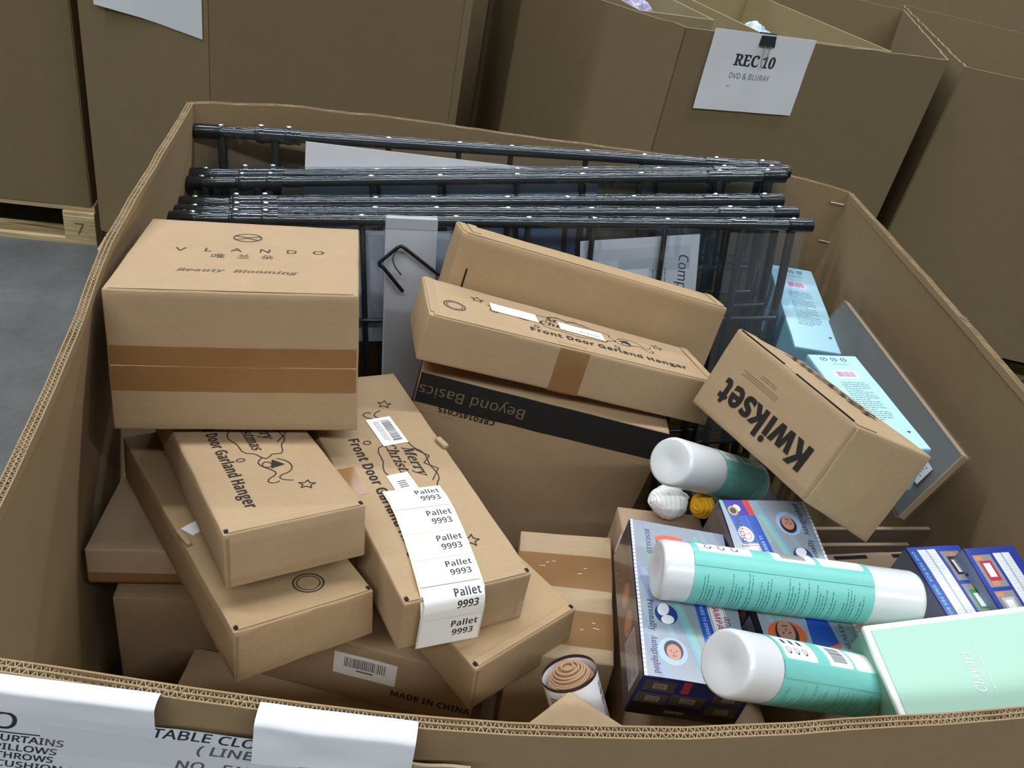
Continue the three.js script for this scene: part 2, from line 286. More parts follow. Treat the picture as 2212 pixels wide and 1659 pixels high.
const garlandArt = inkMat(1640, 560, (g, w, h) => {
  const K = 4000, X = a => (a + .205) * K, Y = b => h / 2 - b * K; g.strokeStyle = g.fillStyle = '#2a241d'; g.lineCap = 'round'; g.lineJoin = 'round';
  g.font = 'bold 74px sans-serif'; g.save(); g.translate(X(-.068), Y(-.041)); g.scale(.98, 1); g.fillText('Front Door Garland Hanger', 0, 0, (.243) * K); g.restore();
  g.save(); g.translate(X(-.045), Y(.018)); g.transform(1, 0, -.12, 1, 0, 0); g.font = 'italic bold 74px serif'; g.lineWidth = 4; g.fillText('Merry', 34, 0, 330); g.fillText('Christmas', -8, 78, 420); g.restore();
  g.lineWidth = 5; g.beginPath(); for (let i = 0; i <= 40; i++) { const t = i / 40 * Math.PI * 2, k = 1 + .07 * Math.sin(t * 9); g[i ? 'lineTo' : 'moveTo'](X(.005) + 250 * k * Math.cos(t), Y(.012) + 118 * k * Math.sin(t)); } g.stroke();
  g.beginPath(); g.moveTo(X(-.03), Y(.032)); g.lineTo(X(-.012), Y(.046)); g.lineTo(X(.0), Y(.034)); g.lineTo(X(.014), Y(.047)); g.lineTo(X(.034), Y(.031)); g.stroke();
  for (const s of [-1, 1]) {                                             // scrolls, stars and a little hat on either side
    const cx = .005, q = a => X(cx + s * a);
    g.lineWidth = 5; g.beginPath(); g.moveTo(q(.062), Y(.004)); g.bezierCurveTo(q(.08), Y(-.02), q(.095), Y(.02), q(.108), Y(.004)); g.bezierCurveTo(q(.118), Y(-.014), q(.128), Y(.0), q(.121), Y(.006)); g.stroke();
    g.beginPath(); g.moveTo(q(.07), Y(.018)); g.bezierCurveTo(q(.082), Y(.034), q(.104), Y(.03), q(.107), Y(.016)); g.bezierCurveTo(q(.11), Y(.006), q(.12), Y(.006), q(.124), Y(.02)); g.stroke();
    g.beginPath(); g.ellipse(q(.08), Y(.004), 26, 20, 0, 0, 7); g.stroke(); g.beginPath(); g.moveTo(q(.07), Y(.012)); g.lineTo(q(.086), Y(.022)); g.lineTo(q(.09), Y(.006)); g.closePath(); g.fill();
    star(g, q(.138), Y(.031), 38, .1); g.beginPath(); g.ellipse(q(.06), Y(-.02), 14, 18, 0, 0, 7); g.stroke();
  }
  g.lineWidth = 6; g.beginPath(); g.ellipse(X(-.17), Y(-.018), 58, 62, .3, 0, 7); g.stroke(); g.lineWidth = 4; g.beginPath(); g.ellipse(X(-.17), Y(-.018), 44, 47, .3, 0, 7); g.stroke();
});
const sticker = seed => canvasMat(260, 130, (g, w, h) => { g.fillStyle = '#fbfcfd'; g.fillRect(0, 0, w, h); bars(g, 30, 18, 200, 46, seed); fuzz(g, 30, 80, 200, 3, 8, seed, '#777'); }, { roughness: .45 });

// one of the long kraft boxes: its own flap, painted notch shade and print (run: +1 the lettering runs towards +z, -1 the other way, 0 the box lies along x)
function garlandBox(label, c, e, d, mat, run, { print = true, off } = {}) {
  const k = carton('cardboard_box', label, 'box', c, e, d, mat, { off, group: 'long kraft boxes of one kind' });
  const [w, h, l] = d;
  if (run === 0) {
    k.slab('tuck_flap', 'top', 0, -l / 2 + .006, w - .012, .009, .0012, mat); k.slab('side_tab', 'top', -w / 2 + .008, .004, .012, l - .014, .0012, mat); k.slab('side_tab', 'top', w / 2 - .008, .004, .012, l - .014, .0012, mat);
    if (print) k.patch('printed_lettering', 'top', 0, 0, w * .985, l * .96, garlandArt, { eps: .0006, n: 14 });
  } else {
    k.slab('tuck_flap', 'top', 0, -l / 2 + .006, w - .01, .009, .0012, mat);
    if (print) k.patch('printed_lettering', 'top', 0, 0, l * .985, w * .96, garlandArt, { rot: -run * Math.PI / 2, eps: .0006, n: 14 });
    for (const s of [-1, 1]) k.slab('notch_shade', 'top', s * (w / 2 - .004), -l / 2 + .005, .004, .005, .0016, M.dark);  // dark chips paint the shade inside the corner holes
  }
  return k;
}

// ------------------------------------------------------------------ the pile on the left
{
  const tp = M.tape;
  // the square box on top of the pile
  const k = carton('cardboard_box', 'big square kraft box with flower shop name and loop logo on its lid', 'box', [-.106, .938, -.907], [.8, -9.1, 3.1], [.261, .165, .258], M.kraft, { off: { '111': [-2, 1, -1], '011': [2, -1, 1], '001': [-2, 0, 0] } });
  k.patch('printed_lettering', 'top', 0, 0, .256, .252, inkMat(1024, 1008, (g, w, h) => {
    const K = 4000, X = a => w / 2 + a * K, Y = z => h / 2 + z * K; g.strokeStyle = g.fillStyle = '#4a4034'; g.lineCap = 'round';
    g.lineWidth = 7; g.beginPath(); g.ellipse(X(-.006), Y(-.062), 66, 64, 0, 0, 7); g.stroke();
    g.beginPath(); g.moveTo(X(-.006) - 62, Y(-.062) - 22); g.quadraticCurveTo(X(-.006), Y(-.062) - 6, X(-.006), Y(-.062) + 4); g.quadraticCurveTo(X(-.006), Y(-.062) + 14, X(-.006) + 56, Y(-.062) + 34); g.moveTo(X(-.006) + 62, Y(-.062) - 22); g.quadraticCurveTo(X(-.006), Y(-.062) - 6, X(-.006), Y(-.062) + 4); g.quadraticCurveTo(X(-.006), Y(-.062) + 14, X(-.006) - 56, Y(-.062) + 34); g.stroke();
    g.font = '76px sans-serif'; [...'VLANDO'].forEach((c, i) => { g.save(); g.translate(X(-.082 + i * .0312), Y(-.001 - i * .0014)); g.scale(1.15, .9); g.fillText(c, 0, 0); g.restore(); });
    g.lineWidth = 4; const st = (x, y, L) => { for (const l of L) { g.beginPath(); l.forEach((p, i) => g[i ? 'lineTo' : 'moveTo'](X(x) + p[0] * 60, Y(y) + p[1] * 56)); g.stroke(); } };
    st(-.038, .006, [[[0, .25], [0, .8], [.28, .8], [.28, .25], [0, .25]], [[.5, 0], [.36, .4]], [[.46, .25], [.46, 1]], [[.46, .25], [.95, .25]], [[.46, .5], [.92, .5]], [[.46, .72], [.92, .72]], [[.46, .97], [.97, .97]], [[.7, .02], [.7, .97]]]);
    st(-.010, .006, [[[.25, 0], [.36, .22]], [[.75, 0], [.62, .22]], [[.1, .32], [.9, .32]], [[.2, .62], [.8, .62]], [[.05, .95], [.95, .95]]]);
    st(.017, .006, [[[.3, 0], [.2, .35]], [[.3, .05], [.7, .05], [.68, .3], [.9, .32]], [[.05, .55], [.95, .55]], [[.5, .38], [.5, 1]], [[.48, .58], [.12, .9]], [[.52, .58], [.9, .9]]]);
    g.font = 'italic bold 52px serif'; g.save(); g.translate(X(-.07), Y(.067)); g.scale(1.12, .85); g.fillStyle = '#6e5f4c'; g.fillText('Beauty', 0, 0, 190); g.fillText('Blooming', 216, 4, 250); g.restore();
  }), { n: 12 });
  k.patch('tape_strip', 'front', 0, .0085, .258, .023, tp, { n: 8 }); k.patch('tape_strip', 'front', 0, -.0185, .258, .030, tp, { n: 8, eps: .0008 });
  k.slab('tape_edge', 'front', 0, -.0035, .257, .0011, .0007, phys(0xe2c9a0, .12, { clearcoat: 1 }));
  k.slab('lid_flap', 'top', 0, -.1245, .25, .005, .0007, M.kraft);

  const a = garlandBox('long kraft box with garland hanger lettering directly under the big square box', [-.094, .838, -.764], [22, -13.5, -1.4], [.139, .059, .396], M.kraft, 1);
  a.slab('front_seam', 'front', -.066, 0, .0022, .052, .0008, M.kraftDeep);
  const b = garlandBox('long kraft box with torn left edge and ring print, under the upper lettered box', [-.1, .766, -.726], [26.9, -11.2, -3], [.144, .06, .42], M.kraftWarm, -1, { off: { '111': [-1, -2, 0], '101': [1, 2, 0] } });
  b.slab('front_seam', 'front', -.069, 0, .0022, .053, .0008, M.kraftDeep); b.patch('sticker', 'top', -.05, -.028, .028, .02, M.sticker, { rot: .4 });
  b.slab('torn_lip', 'top', -.069, -.045, .006, .03, .004, M.kraftPale, { rot: .1 });
  const c3 = carton('cardboard_box', 'flat pale kraft box with tape along its bottom edge by the left bin wall', 'box', [-.136, .687, -.84], [-1.8, -8.1, 2.3], [.25, .048, .25], M.kraftPale);
  c3.patch('tape_strip', 'front', 0, -.0165, .247, .015, tp, { n: 6 });
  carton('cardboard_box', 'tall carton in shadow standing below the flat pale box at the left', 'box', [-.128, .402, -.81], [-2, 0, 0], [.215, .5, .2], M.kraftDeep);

  // the box with the strip of labels
  const s = garlandBox('long kraft box carrying the strip of pallet labels, barcode sticker and front door lettering', [.081, .818, -.745], [19.6, -3.3, -1.5], [.142, .066, .405], M.kraft, 1);
  s.patch('barcode_sticker', 'top', .012, .071, .058, .033, sticker(5), { rot: -Math.PI / 2 + .06, eps: .0009 });
  s.patch('small_sticker', 'top', -.006, -.029, .027, .032, canvasMat(120, 150, (g, w, h) => { g.fillStyle = '#fbfcfd'; g.fillRect(0, 0, w, h); g.fillStyle = '#222'; for (let i = 0; i < 4; i++) g.fillRect(34, 62 + i * 16, 46, 7); }, { roughness: .5 }), { rot: .05, eps: .0009 });
  s.patch('tape_strip', 'top', -.06, -.012, .02, .05, tp, { n: 6 }); s.patch('tape_strip', 'left', -.012 + .0, .02, .05, .026, tp, { n: 6 });
  s.slab('torn_lip', 'top', .069, .03, .008, .02, .006, M.kraftPale, { rot: .2 }); s.slab('clear_tape_end', 'front', .066, -.016, .006, .02, .0012, M.clearTape);
  const g6 = garlandBox('long kraft box lying under the box with the label strip, its front end turned right', [.112, .751, -.722], [32.2, -3.6, 1.8], [.142, .066, .413], M.kraftWarm, 1, { print: false });
  g6.slab('front_seam', 'front', -.067, 0, .0024, .06, .0008, M.kraftDeep);

  // strip of printed labels lying on the box and hanging over its front edge
  const strip = thing('label_strip', 'strip of six white pallet labels hanging over the front of a kraft box', 'label strip');
  strip.position.copy(s.t.position); strip.rotation.copy(s.t.rotation);
  const lab = canvasMat(420, 220, (g, w, h) => { g.fillStyle = '#f8faf9'; g.fillRect(0, 0, w, h); g.fillStyle = '#30302f'; g.font = 'bold 70px sans-serif'; g.fillText('Pallet', 206, 82, 196); g.fillText('9993', 226, 158, 160); }, { roughness: .5 });
  const backing = std(0xdcdcc4, .6), pathPt = u => {              // u in metres along the strip, from the far end
    const z0 = .043, zf = .198, y = .033 + .033 + .0042; const flat = zf - z0;
    if (u < flat) { const t = u / flat; return V3(-.001 - .019 * t * t, y + .0014 * Math.sin(t * 7) - .0016 * Math.max(0, 1 - t * 8), z0 + u); }
    const R = .013, v = u - flat, arc = R * Math.PI / 2; if (v < arc) { const a = v / R; return V3(-.02, y - R + R * Math.cos(a), zf + R * Math.sin(a)); }
    return V3(-.021, y - R - (v - arc), zf + R + .001);
  };
  const W = .068, LEN = .228, n6 = LEN / 6, grid = (u0, u1, w, lift) => {
    const g = new THREE.PlaneGeometry(1, 1, 1, 10), P = g.attributes.position;
    for (let i = 0; i < P.count; i++) { const u = u0 + (.5 - P.getY(i)) * (u1 - u0), q = pathPt(u), q2 = pathPt(u + .0005), tx = q2.clone().sub(q).normalize(), side = V3(1, 0, .09).normalize(), nn = side.clone().cross(tx).multiplyScalar(-1).normalize(); q.addScaledVector(side, P.getX(i) * w).addScaledVector(nn, lift); P.setXYZ(i, q.x, q.y, q.z); }
    g.computeVertexNormals(); return g;
  };
  const bm = part('backing_paper', grid(0, LEN, W, 0), backing, strip); bm.material.side = THREE.DoubleSide;
  for (let i = 0; i < 6; i++) part('label', grid(i * n6 + .0008, (i + 1) * n6 - .0008, W - .004, .0004), lab, strip);
}

// ------------------------------------------------------------------ cartons low in the middle
{
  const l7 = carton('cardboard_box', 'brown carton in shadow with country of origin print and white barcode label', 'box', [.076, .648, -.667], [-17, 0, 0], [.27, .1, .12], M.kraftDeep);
  l7.patch('barcode_sticker', 'front', .002, .014, .075, .038, canvasMat(300, 160, (g, w, h) => { g.fillStyle = '#eceae6'; g.fillRect(0, 0, w, h); bars(g, 50, 26, 200, 70, 31, '#555'); g.fillStyle = '#555'; g.fillRect(110, 108, 80, 10); }));
  l7.patch('printed_lettering', 'front', .084, -.018, .1, .026, inkMat(520, 130, (g) => { g.fillStyle = '#2c231a'; g.font = 'bold 74px sans-serif'; g.fillText('MADE IN CHINA', 6, 90, 505); }));
  const lb = carton('cardboard_box', 'low brown carton behind the front rim, below the shadowed barcode carton', 'box', [.008, .447, -.525], [-12, 0, 0], [.36, .3, .25], M.kraft);
  lb.patch('printed_lettering', 'top', -.06, -.085, .06, .024, inkMat(240, 100, (g) => { g.fillStyle = '#6b5638'; g.font = 'bold 70px sans-serif'; g.fillText('(BL', 10, 76); }), { rot: .1 });
  const t = carton('cardboard_box', 'upright kraft carton with two wide clear brown tape bands across its top', 'box', [0.298, 0.607, -0.652], [-11.6, .6, 3.6], [0.116, 0.289, 0.194], M.kraftPale, { off: { '010': [0, -3, 2], '110': [1, 3, -2] } });
  t.patch('tape_strip', 'top', 0, .033, .116, .054, M.tape, { n: 6 }); t.patch('tape_strip', 'top', 0, -.053, .116, .05, M.tape, { n: 6 });
  { const r = rng(9); for (let i = 0; i < 9; i++) t.patch('tape_wrinkle', 'top', -.04 + r() * .09, (i < 5 ? .033 : -.05) + (r() - .5) * .03, .003 + r() * .005, .0007, M.sticker, { rot: (r() - .5) * .5, eps: .001, n: 1 }); }
  // the corner that sticks up at the front rim
  const x = carton('cardboard_box', 'kraft box corner with a taped seam sticking up at the front rim', 'box', [0, 0, 0], [0, 0, 0], [.1, .09, .1], M.kraft, { off: { '111': [20, 7, 20], '101': [20, 0, 20], '010': [-20, 7, -20], '000': [-20, 0, -20], '011': [15, 2, -15], '001': [15, 0, -15] } });
  x.t.quaternion.setFromAxisAngle(V3(1, 0, 0), 12 * D2R).multiply(new THREE.Quaternion().setFromAxisAngle(V3(0, 1, 0), 44 * D2R)); x.t.position.set(.233, .835, -.379).addScaledVector(V3(0, 1, 0).applyQuaternion(x.t.quaternion), -.09);
  x.patch('tape_strip', 'top', 0, 0, .011, .138, M.tape, { rot: Math.PI / 4, n: 6 });
  const f = carton('cardboard_box', 'flat topped brown carton under the white and yellow lumps', 'box', [.415, .641, -.6], [-5, 0, 0], [.112, .296, .32], M.kraftPink);
  f.patch('sticker', 'left', -.09, .13, .05, .034, M.sticker);
  const n = carton('cardboard_box', 'pinkish brown carton beneath the blue card boxes', 'box', [.655, .612, -.572], [5, 0, 0], [.32, .356, .24], M.kraftPink);
  n.patch('handle_slot', 'top', .03, .112, .05, .006, M.dark, { n: 2 }); n.patch('handle_slot', 'top', .12, .112, .05, .006, M.dark, { n: 2 });
  const shadedPadMat = kraft([.13, .1, .07]);  // near black kraft paints shade onto the sheet faces
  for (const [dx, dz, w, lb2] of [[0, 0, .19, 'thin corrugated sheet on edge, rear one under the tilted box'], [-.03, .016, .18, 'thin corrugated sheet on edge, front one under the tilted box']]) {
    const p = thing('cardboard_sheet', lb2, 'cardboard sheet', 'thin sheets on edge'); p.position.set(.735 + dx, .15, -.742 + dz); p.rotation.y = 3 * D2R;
    part('sheet', new THREE.BoxGeometry(w, .64 - dz, .0045).translate(0, .32 - dz / 2, 0), shadedPadMat, p); part('raw_edge', new THREE.BoxGeometry(w, .0012, .005).translate(0, .6406 - dz, 0), M.edge, p);
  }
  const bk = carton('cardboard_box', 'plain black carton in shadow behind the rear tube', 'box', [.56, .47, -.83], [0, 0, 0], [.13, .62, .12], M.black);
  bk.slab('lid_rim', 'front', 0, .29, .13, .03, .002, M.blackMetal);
}

// ------------------------------------------------------------------ long boxes, big dark banded carton
{
  const bb = carton('cardboard_box', 'big brown carton with black band and upside down lettering', 'box', [0.278, 0.620, -0.964], [-10, .5, -5.1], [0.354, 0.474, 0.135], kraft([.50, .355, .21]), { bulge: .003 });
  bb.patch('black_band', 'front', 0, .211, .352, .050, M.ink, { eps: .0006 });
  bb.patch('printed_lettering', 'front', -.078, .207, .2, .078, inkMat(950, 370, (g, w, h) => { g.translate(w / 2, h / 2); g.rotate(Math.PI); g.translate(-w / 2, -h / 2); g.fillStyle = '#7d6c52'; g.font = '112px sans-serif'; g.fillText('Beyond Basics', 215, 232, 720); g.fillStyle = '#241d15'; g.font = 'bold 62px sans-serif'; g.fillText('CRF014SC01S', 390, 92, 430); }), { eps: .001, n: 8 });
  bb.slab('printed_rule', 'front', 0, .172, .346, .0012, .0005, M.kraftDeep);
  bb.patch('printed_side', 'left', .0, .168, .11, .12, std(0x5a1f2a, .5));
  const p = garlandBox('long kraft box standing on edge behind the lettered garland box', [0.36, 0.898, -1.077], [2.2, -12.6, -10.4], [0.435, 0.148, 0.07], M.kraftWarm, 0, { print: false, off: { '111': [-3, -1, -1] } });
  p.slab('finger_slit', 'front', -.197, .006, .0025, .04, .0008, M.dark); p.slab('corner_flap', 'top', -.196, 0, .014, .05, .003, M.kraft);
  const g = garlandBox('long kraft box with two white stickers and brown tape lying on the black banded carton', [.312, .897, -.957], [.3, -10.6, -9.4], [.42, .065, .139], M.kraft, 0, { off: { '010': [-1, 3, -1], '011': [0, -2, 1], '111': [-3, 1, -1], '110': [1, -3, 1], '101': [2, 1, 0] } });
  g.patch('blank_sticker', 'top', -.083, .013, .068, .03, M.sticker, { eps: .001, rot: -.02 });
  g.patch('barcode_sticker', 'top', .017, .008, .068, .03, canvasMat(260, 130, (c, w, h) => { c.fillStyle = '#fbfcfd'; c.fillRect(0, 0, w, h); c.globalAlpha = .6; bars(c, 120, 66, 125, 30, 3); }, { roughness: .45 }), { eps: .001, rot: -.02 });
  g.patch('tape_strip', 'front', -.009, -.001, .043, .064, M.tape, { n: 5 }); g.patch('tape_strip', 'top', -.011, -.062, .043, .013, M.tape, { n: 4 });

  const kw = inkMat(920, 440, (c, w, h) => { c.translate(w / 2, h / 2); c.rotate(Math.PI); c.translate(-w / 2, -h / 2); c.fillStyle = '#1d1812'; c.font = 'bold 190px sans-serif'; c.save(); c.translate(82, 235); c.transform(1, 0, -.03, 1, 0, 0); c.lineWidth = 7; c.strokeStyle = '#1d1812'; c.fillText('Kwikset', 0, 0, 730); c.strokeText('Kwikset', 0, 0, 730); c.restore(); c.save(); fuzz(c, 440, 296, 300, 3, 9, 4, '#7d6646', .3); fuzz(c, 480, 340, 140, 2, 9, 6, '#7d6646', .3); c.restore(); });
  const kx = carton('cardboard_box', 'tilted kraft box with bold black lettering on two sides leaning at the right', 'box', [.563, .952, -.746], [-86.6, -21.9, 10.1], [.253, .115, .12], M.kraft, { off: { '011': [-1, 0, 2], '111': [1, -5, 1], '101': [-2, 10, -3], '100': [1, -7, 1] } });
  kx.patch('printed_lettering', 'front', 0, -.004, .24, .112, kw, { n: 12 });
  kx.patch('printed_lettering', 'top', -.02, .012, .225, .07, kw, { rot: Math.PI, n: 8, eps: .0024 });
  kx.slab('lid_flap', 'top', 0, -.045, .248, .028, .0012, M.kraft); kx.slab('flap_gap', 'top', -.07, -.0585, .1, .0018, .0016, M.dark); kx.slab('flap_gap', 'top', .06, -.0585, .11, .0018, .0016, M.dark);
  kx.slab('corner_seam', 'front', .1225, 0, .004, .108, .0006, M.kraftDeep);
}

// ------------------------------------------------------------------ pale blue boxes and the wrapped board
{
  const art = canvasMat(340, 1020, (g, w, h) => {
    g.fillStyle = '#a9d6e6'; g.fillRect(0, 0, w, h); g.strokeStyle = '#1f2c33'; g.lineWidth = 6;
    for (let i = 0; i < 3; i++) { g.beginPath(); g.ellipse(90 + i * 70, 52, 22, 18, i, 0, 7); g.stroke(); g.beginPath(); g.moveTo(80 + i * 70, 60); g.lineTo(100 + i * 70, 42); g.stroke(); }
    fuzz(g, 130, 112, 120, 1, 9, 2); g.fillStyle = '#e6cfe0'; g.fillRect(86, 190, 160, 92); bars(g, 104, 204, 124, 62, 8, '#6f5d78');
    fuzz(g, 84, 334, 190, 20, 17, 12, '#28414c', .35); g.fillStyle = '#1c2a30'; g.beginPath(); g.moveTo(274, 846); g.lineTo(302, 846); g.lineTo(288, 872); g.fill();
  }, { roughness: .45 });
  const mk = (label, c, e, d) => { const k = carton('printed_box', label, 'box', c, e, d, M.skyBlueShade, { r: .0008, bulge: .0004, group: 'pale blue boxes' }); k.patch('printed_label', 'top', 0, 0, d[0] * .985, d[2] * .992, art, { n: 8 }); k.slab('tuck_seam', 'left', .02, -.005, .001, .05, .0005, M.ink, { rot: .5 }); return k; };
  mk('pale blue printed box standing at the back beside the black frames', [0.815, 0.83, -1.221], [-10.6, 5.7, 1.1], [0.084, 0.088, 0.263]);
  mk('pale blue printed box half hidden by the tilted lettered box', [.672, .935, -.795], [-.5, -.1, 3.2], [.073, .066, .203]);

  const q = thing('wrapped_board', 'thin grey board in clear wrap leaning against the right bin wall', 'board');
  const A = V3(.862, .912, -1.176), B = V3(.802, .93, -.735), Cc = V3(.765, .836, -.702); const u = B.clone().sub(A), L = u.length(); u.normalize(); const dn = Cc.clone().sub(B), nn = u.clone().cross(dn).normalize(); if (nn.x > 0) nn.negate(); const v = nn.clone().cross(u).normalize(); if (v.y > 0) v.negate();
  q.position.copy(A); q.quaternion.setFromRotationMatrix(new THREE.Matrix4().makeBasis(u, v.clone().negate(), u.clone().cross(v.clone().negate())));
  const H = .118; part('board', box(L, H, .008, L / 2, -H / 2, 0, .002), std(0x5d5f5b, .6), q);
  part('raw_edge', box(L, .002, .0095, L / 2, .0002, 0, .0005), M.edge, q); part('raw_edge', box(.002, H, .0095, L + .0002, -H / 2, 0, .0005), M.edge, q);
  const wr = (s) => { const g = new THREE.PlaneGeometry(L + .006, H + .006, 60, 18), P = g.attributes.position; for (let i = 0; i < P.count; i++) P.setXYZ(i, P.getX(i) + L / 2, P.getY(i) - H / 2, s * (.006 + .0018 * noise.noise(P.getX(i) * 30, P.getY(i) * 44, s + 4))); g.computeVertexNormals(); return part('clear_wrap', g, M.filmBag, q); };
  wr(1); wr(-1);
  const side = V3(0, 0, 1).applyQuaternion(q.quaternion).x < 0 ? 1 : -1;
  { const g = new THREE.PlaneGeometry(.05, .03); if (side < 0) g.rotateY(Math.PI); g.translate(L - .04, -.055, side * .0085); part('white_label', g, canvasMat(160, 96, (c, w, h) => { c.fillStyle = '#c9d3d6'; c.fillRect(0, 0, w, h); fuzz(c, 14, 20, 130, 5, 11, 3, '#7c878b'); }), q); }
}

// ------------------------------------------------------------------ card boxes with foil print
function face(g, x, y, rx, ry, skin, hair) { g.fillStyle = hair; g.beginPath(); g.ellipse(x, y - ry * .15, rx * 1.12, ry * 1.1, 0, 0, 7); g.fill(); g.fillStyle = skin; g.beginPath(); g.ellipse(x, y + ry * .08, rx * .85, ry * .9, 0, 0, 7); g.fill(); g.fillStyle = 'rgba(60,30,20,.75)'; for (const s of [-1, 1]) { g.beginPath(); g.ellipse(x + s * rx * .33, y - ry * .05, rx * .11, ry * .07, 0, 0, 7); g.fill(); } g.fillRect(x - rx * .28, y + ry * .46, rx * .56, ry * .09); g.fillRect(x - rx * .06, y + ry * .1, rx * .12, ry * .2); }
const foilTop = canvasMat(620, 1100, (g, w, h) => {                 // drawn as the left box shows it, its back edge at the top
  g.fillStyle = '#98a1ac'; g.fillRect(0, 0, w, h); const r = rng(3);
  for (let i = 0; i < 26; i++) { const x = r() * w, hue = [195, 250, 175, 150, 210][i % 5]; g.fillStyle = `hsla(${hue},${30 + r() * 40}%,${52 + r() * 26}%,${.16 + r() * .3})`; g.save(); g.translate(x, r() * h); g.rotate(-.3); g.fillRect(-6 - r() * 14, -260, 10 + r() * 34, 520); g.restore(); }  // slanted bright streaks paint the foil sheen into the colour
  g.fillStyle = '#dfe6ee'; g.fillRect(0, 0, 16, h); for (let j = 0; j < h; j += 14) { g.fillStyle = j % 28 ? '#9aa3b8' : '#f4f7fb'; g.fillRect(0, j, 15, 7); }
  g.save(); g.translate(250, 0); g.transform(1, 0, .13, 1, 0, 0);     // blue band, stamp, red tab
  g.fillStyle = '#2c57b4'; g.fillRect(20, 480, 74, 560); g.fillStyle = '#a9c4f0'; g.save(); g.translate(44, 520); g.rotate(Math.PI / 2); g.font = 'bold 30px sans-serif'; g.fillText('11 SERIES 11 SERIES 11', 0, -4, 480); g.restore();
  g.fillStyle = '#eef1f5'; g.fillRect(96, 480, 108, 300); g.strokeStyle = '#d06a72'; g.lineWidth = 5; g.strokeRect(104, 490, 92, 280); g.save(); g.translate(128, 560); g.rotate(Math.PI / 2); g.fillStyle = '#c9404c'; g.font = 'bold 52px sans-serif'; g.fillText('TAMPA', 0, 0, 180); g.restore(); g.fillStyle = '#c8d0dc'; fuzz(g, 152, 530, 34, 14, 12, 5, '#b9a0a8', .3);
  g.fillStyle = '#2c57b4'; g.fillRect(96, 790, 110, 250); g.fillStyle = '#e9d8dc'; g.beginPath(); g.ellipse(150, 850, 50, 56, 0, 0, 7); g.fill(); g.strokeStyle = '#c4707c'; g.lineWidth = 4; g.beginPath(); g.ellipse(150, 850, 32, 38, 0, 0, 7); g.moveTo(122, 850); g.lineTo(178, 850); g.stroke();
  g.fillStyle = '#cf3a48'; g.fillRect(20, 985, 44, 115); g.fillStyle = '#3a2fa0'; g.fillRect(64, 985, 140, 115); g.fillStyle = '#e8e8f4'; g.beginPath(); g.arc(128, 1040, 26, 0, 7); g.fill(); g.restore();
  g.save(); g.translate(60, 600); g.rotate(Math.PI / 2); g.fillStyle = '#20264a'; g.font = 'bold 50px serif'; g.fillText('Personally', 0, 0, 215); g.fillText('Autographed', 245, 0, 235); g.restore();
  g.fillStyle = '#26387c'; g.beginPath(); g.arc(165, 690, 68, 0, 7); g.fill(); g.fillStyle = '#f4f6fa'; g.beginPath(); g.ellipse(150, 660, 34, 46, .4, 0, 7); g.fill(); g.beginPath(); g.ellipse(170, 726, 40, 30, -.3, 0, 7); g.fill();
  g.fillStyle = '#a8c0ea'; g.beginPath(); g.arc(180, 930, 86, 0, 7); g.fill(); face(g, 185, 930, 50, 56, '#c58f7c', '#3a2b28');
  g.fillStyle = '#2a4fae'; g.beginPath(); g.moveTo(150, 120); g.quadraticCurveTo(250, 60, 330, 120); g.lineTo(320, 300); g.lineTo(180, 300); g.fill(); g.fillStyle = '#df6a52'; g.beginPath(); g.moveTo(150, 118); g.quadraticCurveTo(250, 70, 330, 100); g.lineTo(330, 132); g.quadraticCurveTo(240, 110, 154, 150); g.fill();
  g.fillStyle = '#d9643c'; g.beginPath(); g.ellipse(470, 200, 120, 84, .1, 0, 7); g.fill(); face(g, 470, 215, 64, 74, '#b98473', '#2b2422');
  g.save(); g.translate(92, 60); g.rotate(Math.PI / 2); g.fillStyle = '#39415c'; g.font = 'bold 40px serif'; g.fillText('RESEALED', 0, 0, 200); g.restore();
  g.save(); g.translate(520, 640); g.rotate(Math.PI / 2); g.fillStyle = '#26304a'; g.font = 'italic 62px serif'; g.fillText('and Inscribed', 0, 0, 350); g.restore();
  g.fillStyle = '#b8a26a'; g.beginPath(); g.arc(545, 1020, 36, 0, 7); g.fill(); g.fillStyle = '#4a3a3a'; g.beginPath(); g.arc(545, 1020, 22, 0, 7); g.fill();
  fuzz(g, 118, 330, 40, 16, 14, 9, '#414a66', .3);
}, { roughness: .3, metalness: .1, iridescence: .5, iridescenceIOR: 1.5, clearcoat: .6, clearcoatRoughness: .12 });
const foilSide = canvasMat(900, 320, (g, w, h) => { g.fillStyle = '#3b3540'; g.fillRect(0, 0, w, h); g.fillStyle = '#4a4450'; g.fillRect(0, 0, w, 50); for (const x of [380, 540]) { g.fillStyle = '#8a6a66'; g.beginPath(); g.ellipse(x, 150, 62, 74, 0, 0, 7); g.fill(); g.fillStyle = '#b46f58'; g.beginPath(); g.ellipse(x, 150, 36, 46, 0, 0, 7); g.fill(); } g.fillStyle = '#9a98a0'; g.fillRect(610, 60, 250, 170); fuzz(g, 625, 84, 215, 9, 14, 7, '#54525c'); fuzz(g, 20, 110, 250, 6, 14, 8, '#5d5966'); }, { roughness: .25, clearcoat: .6 });
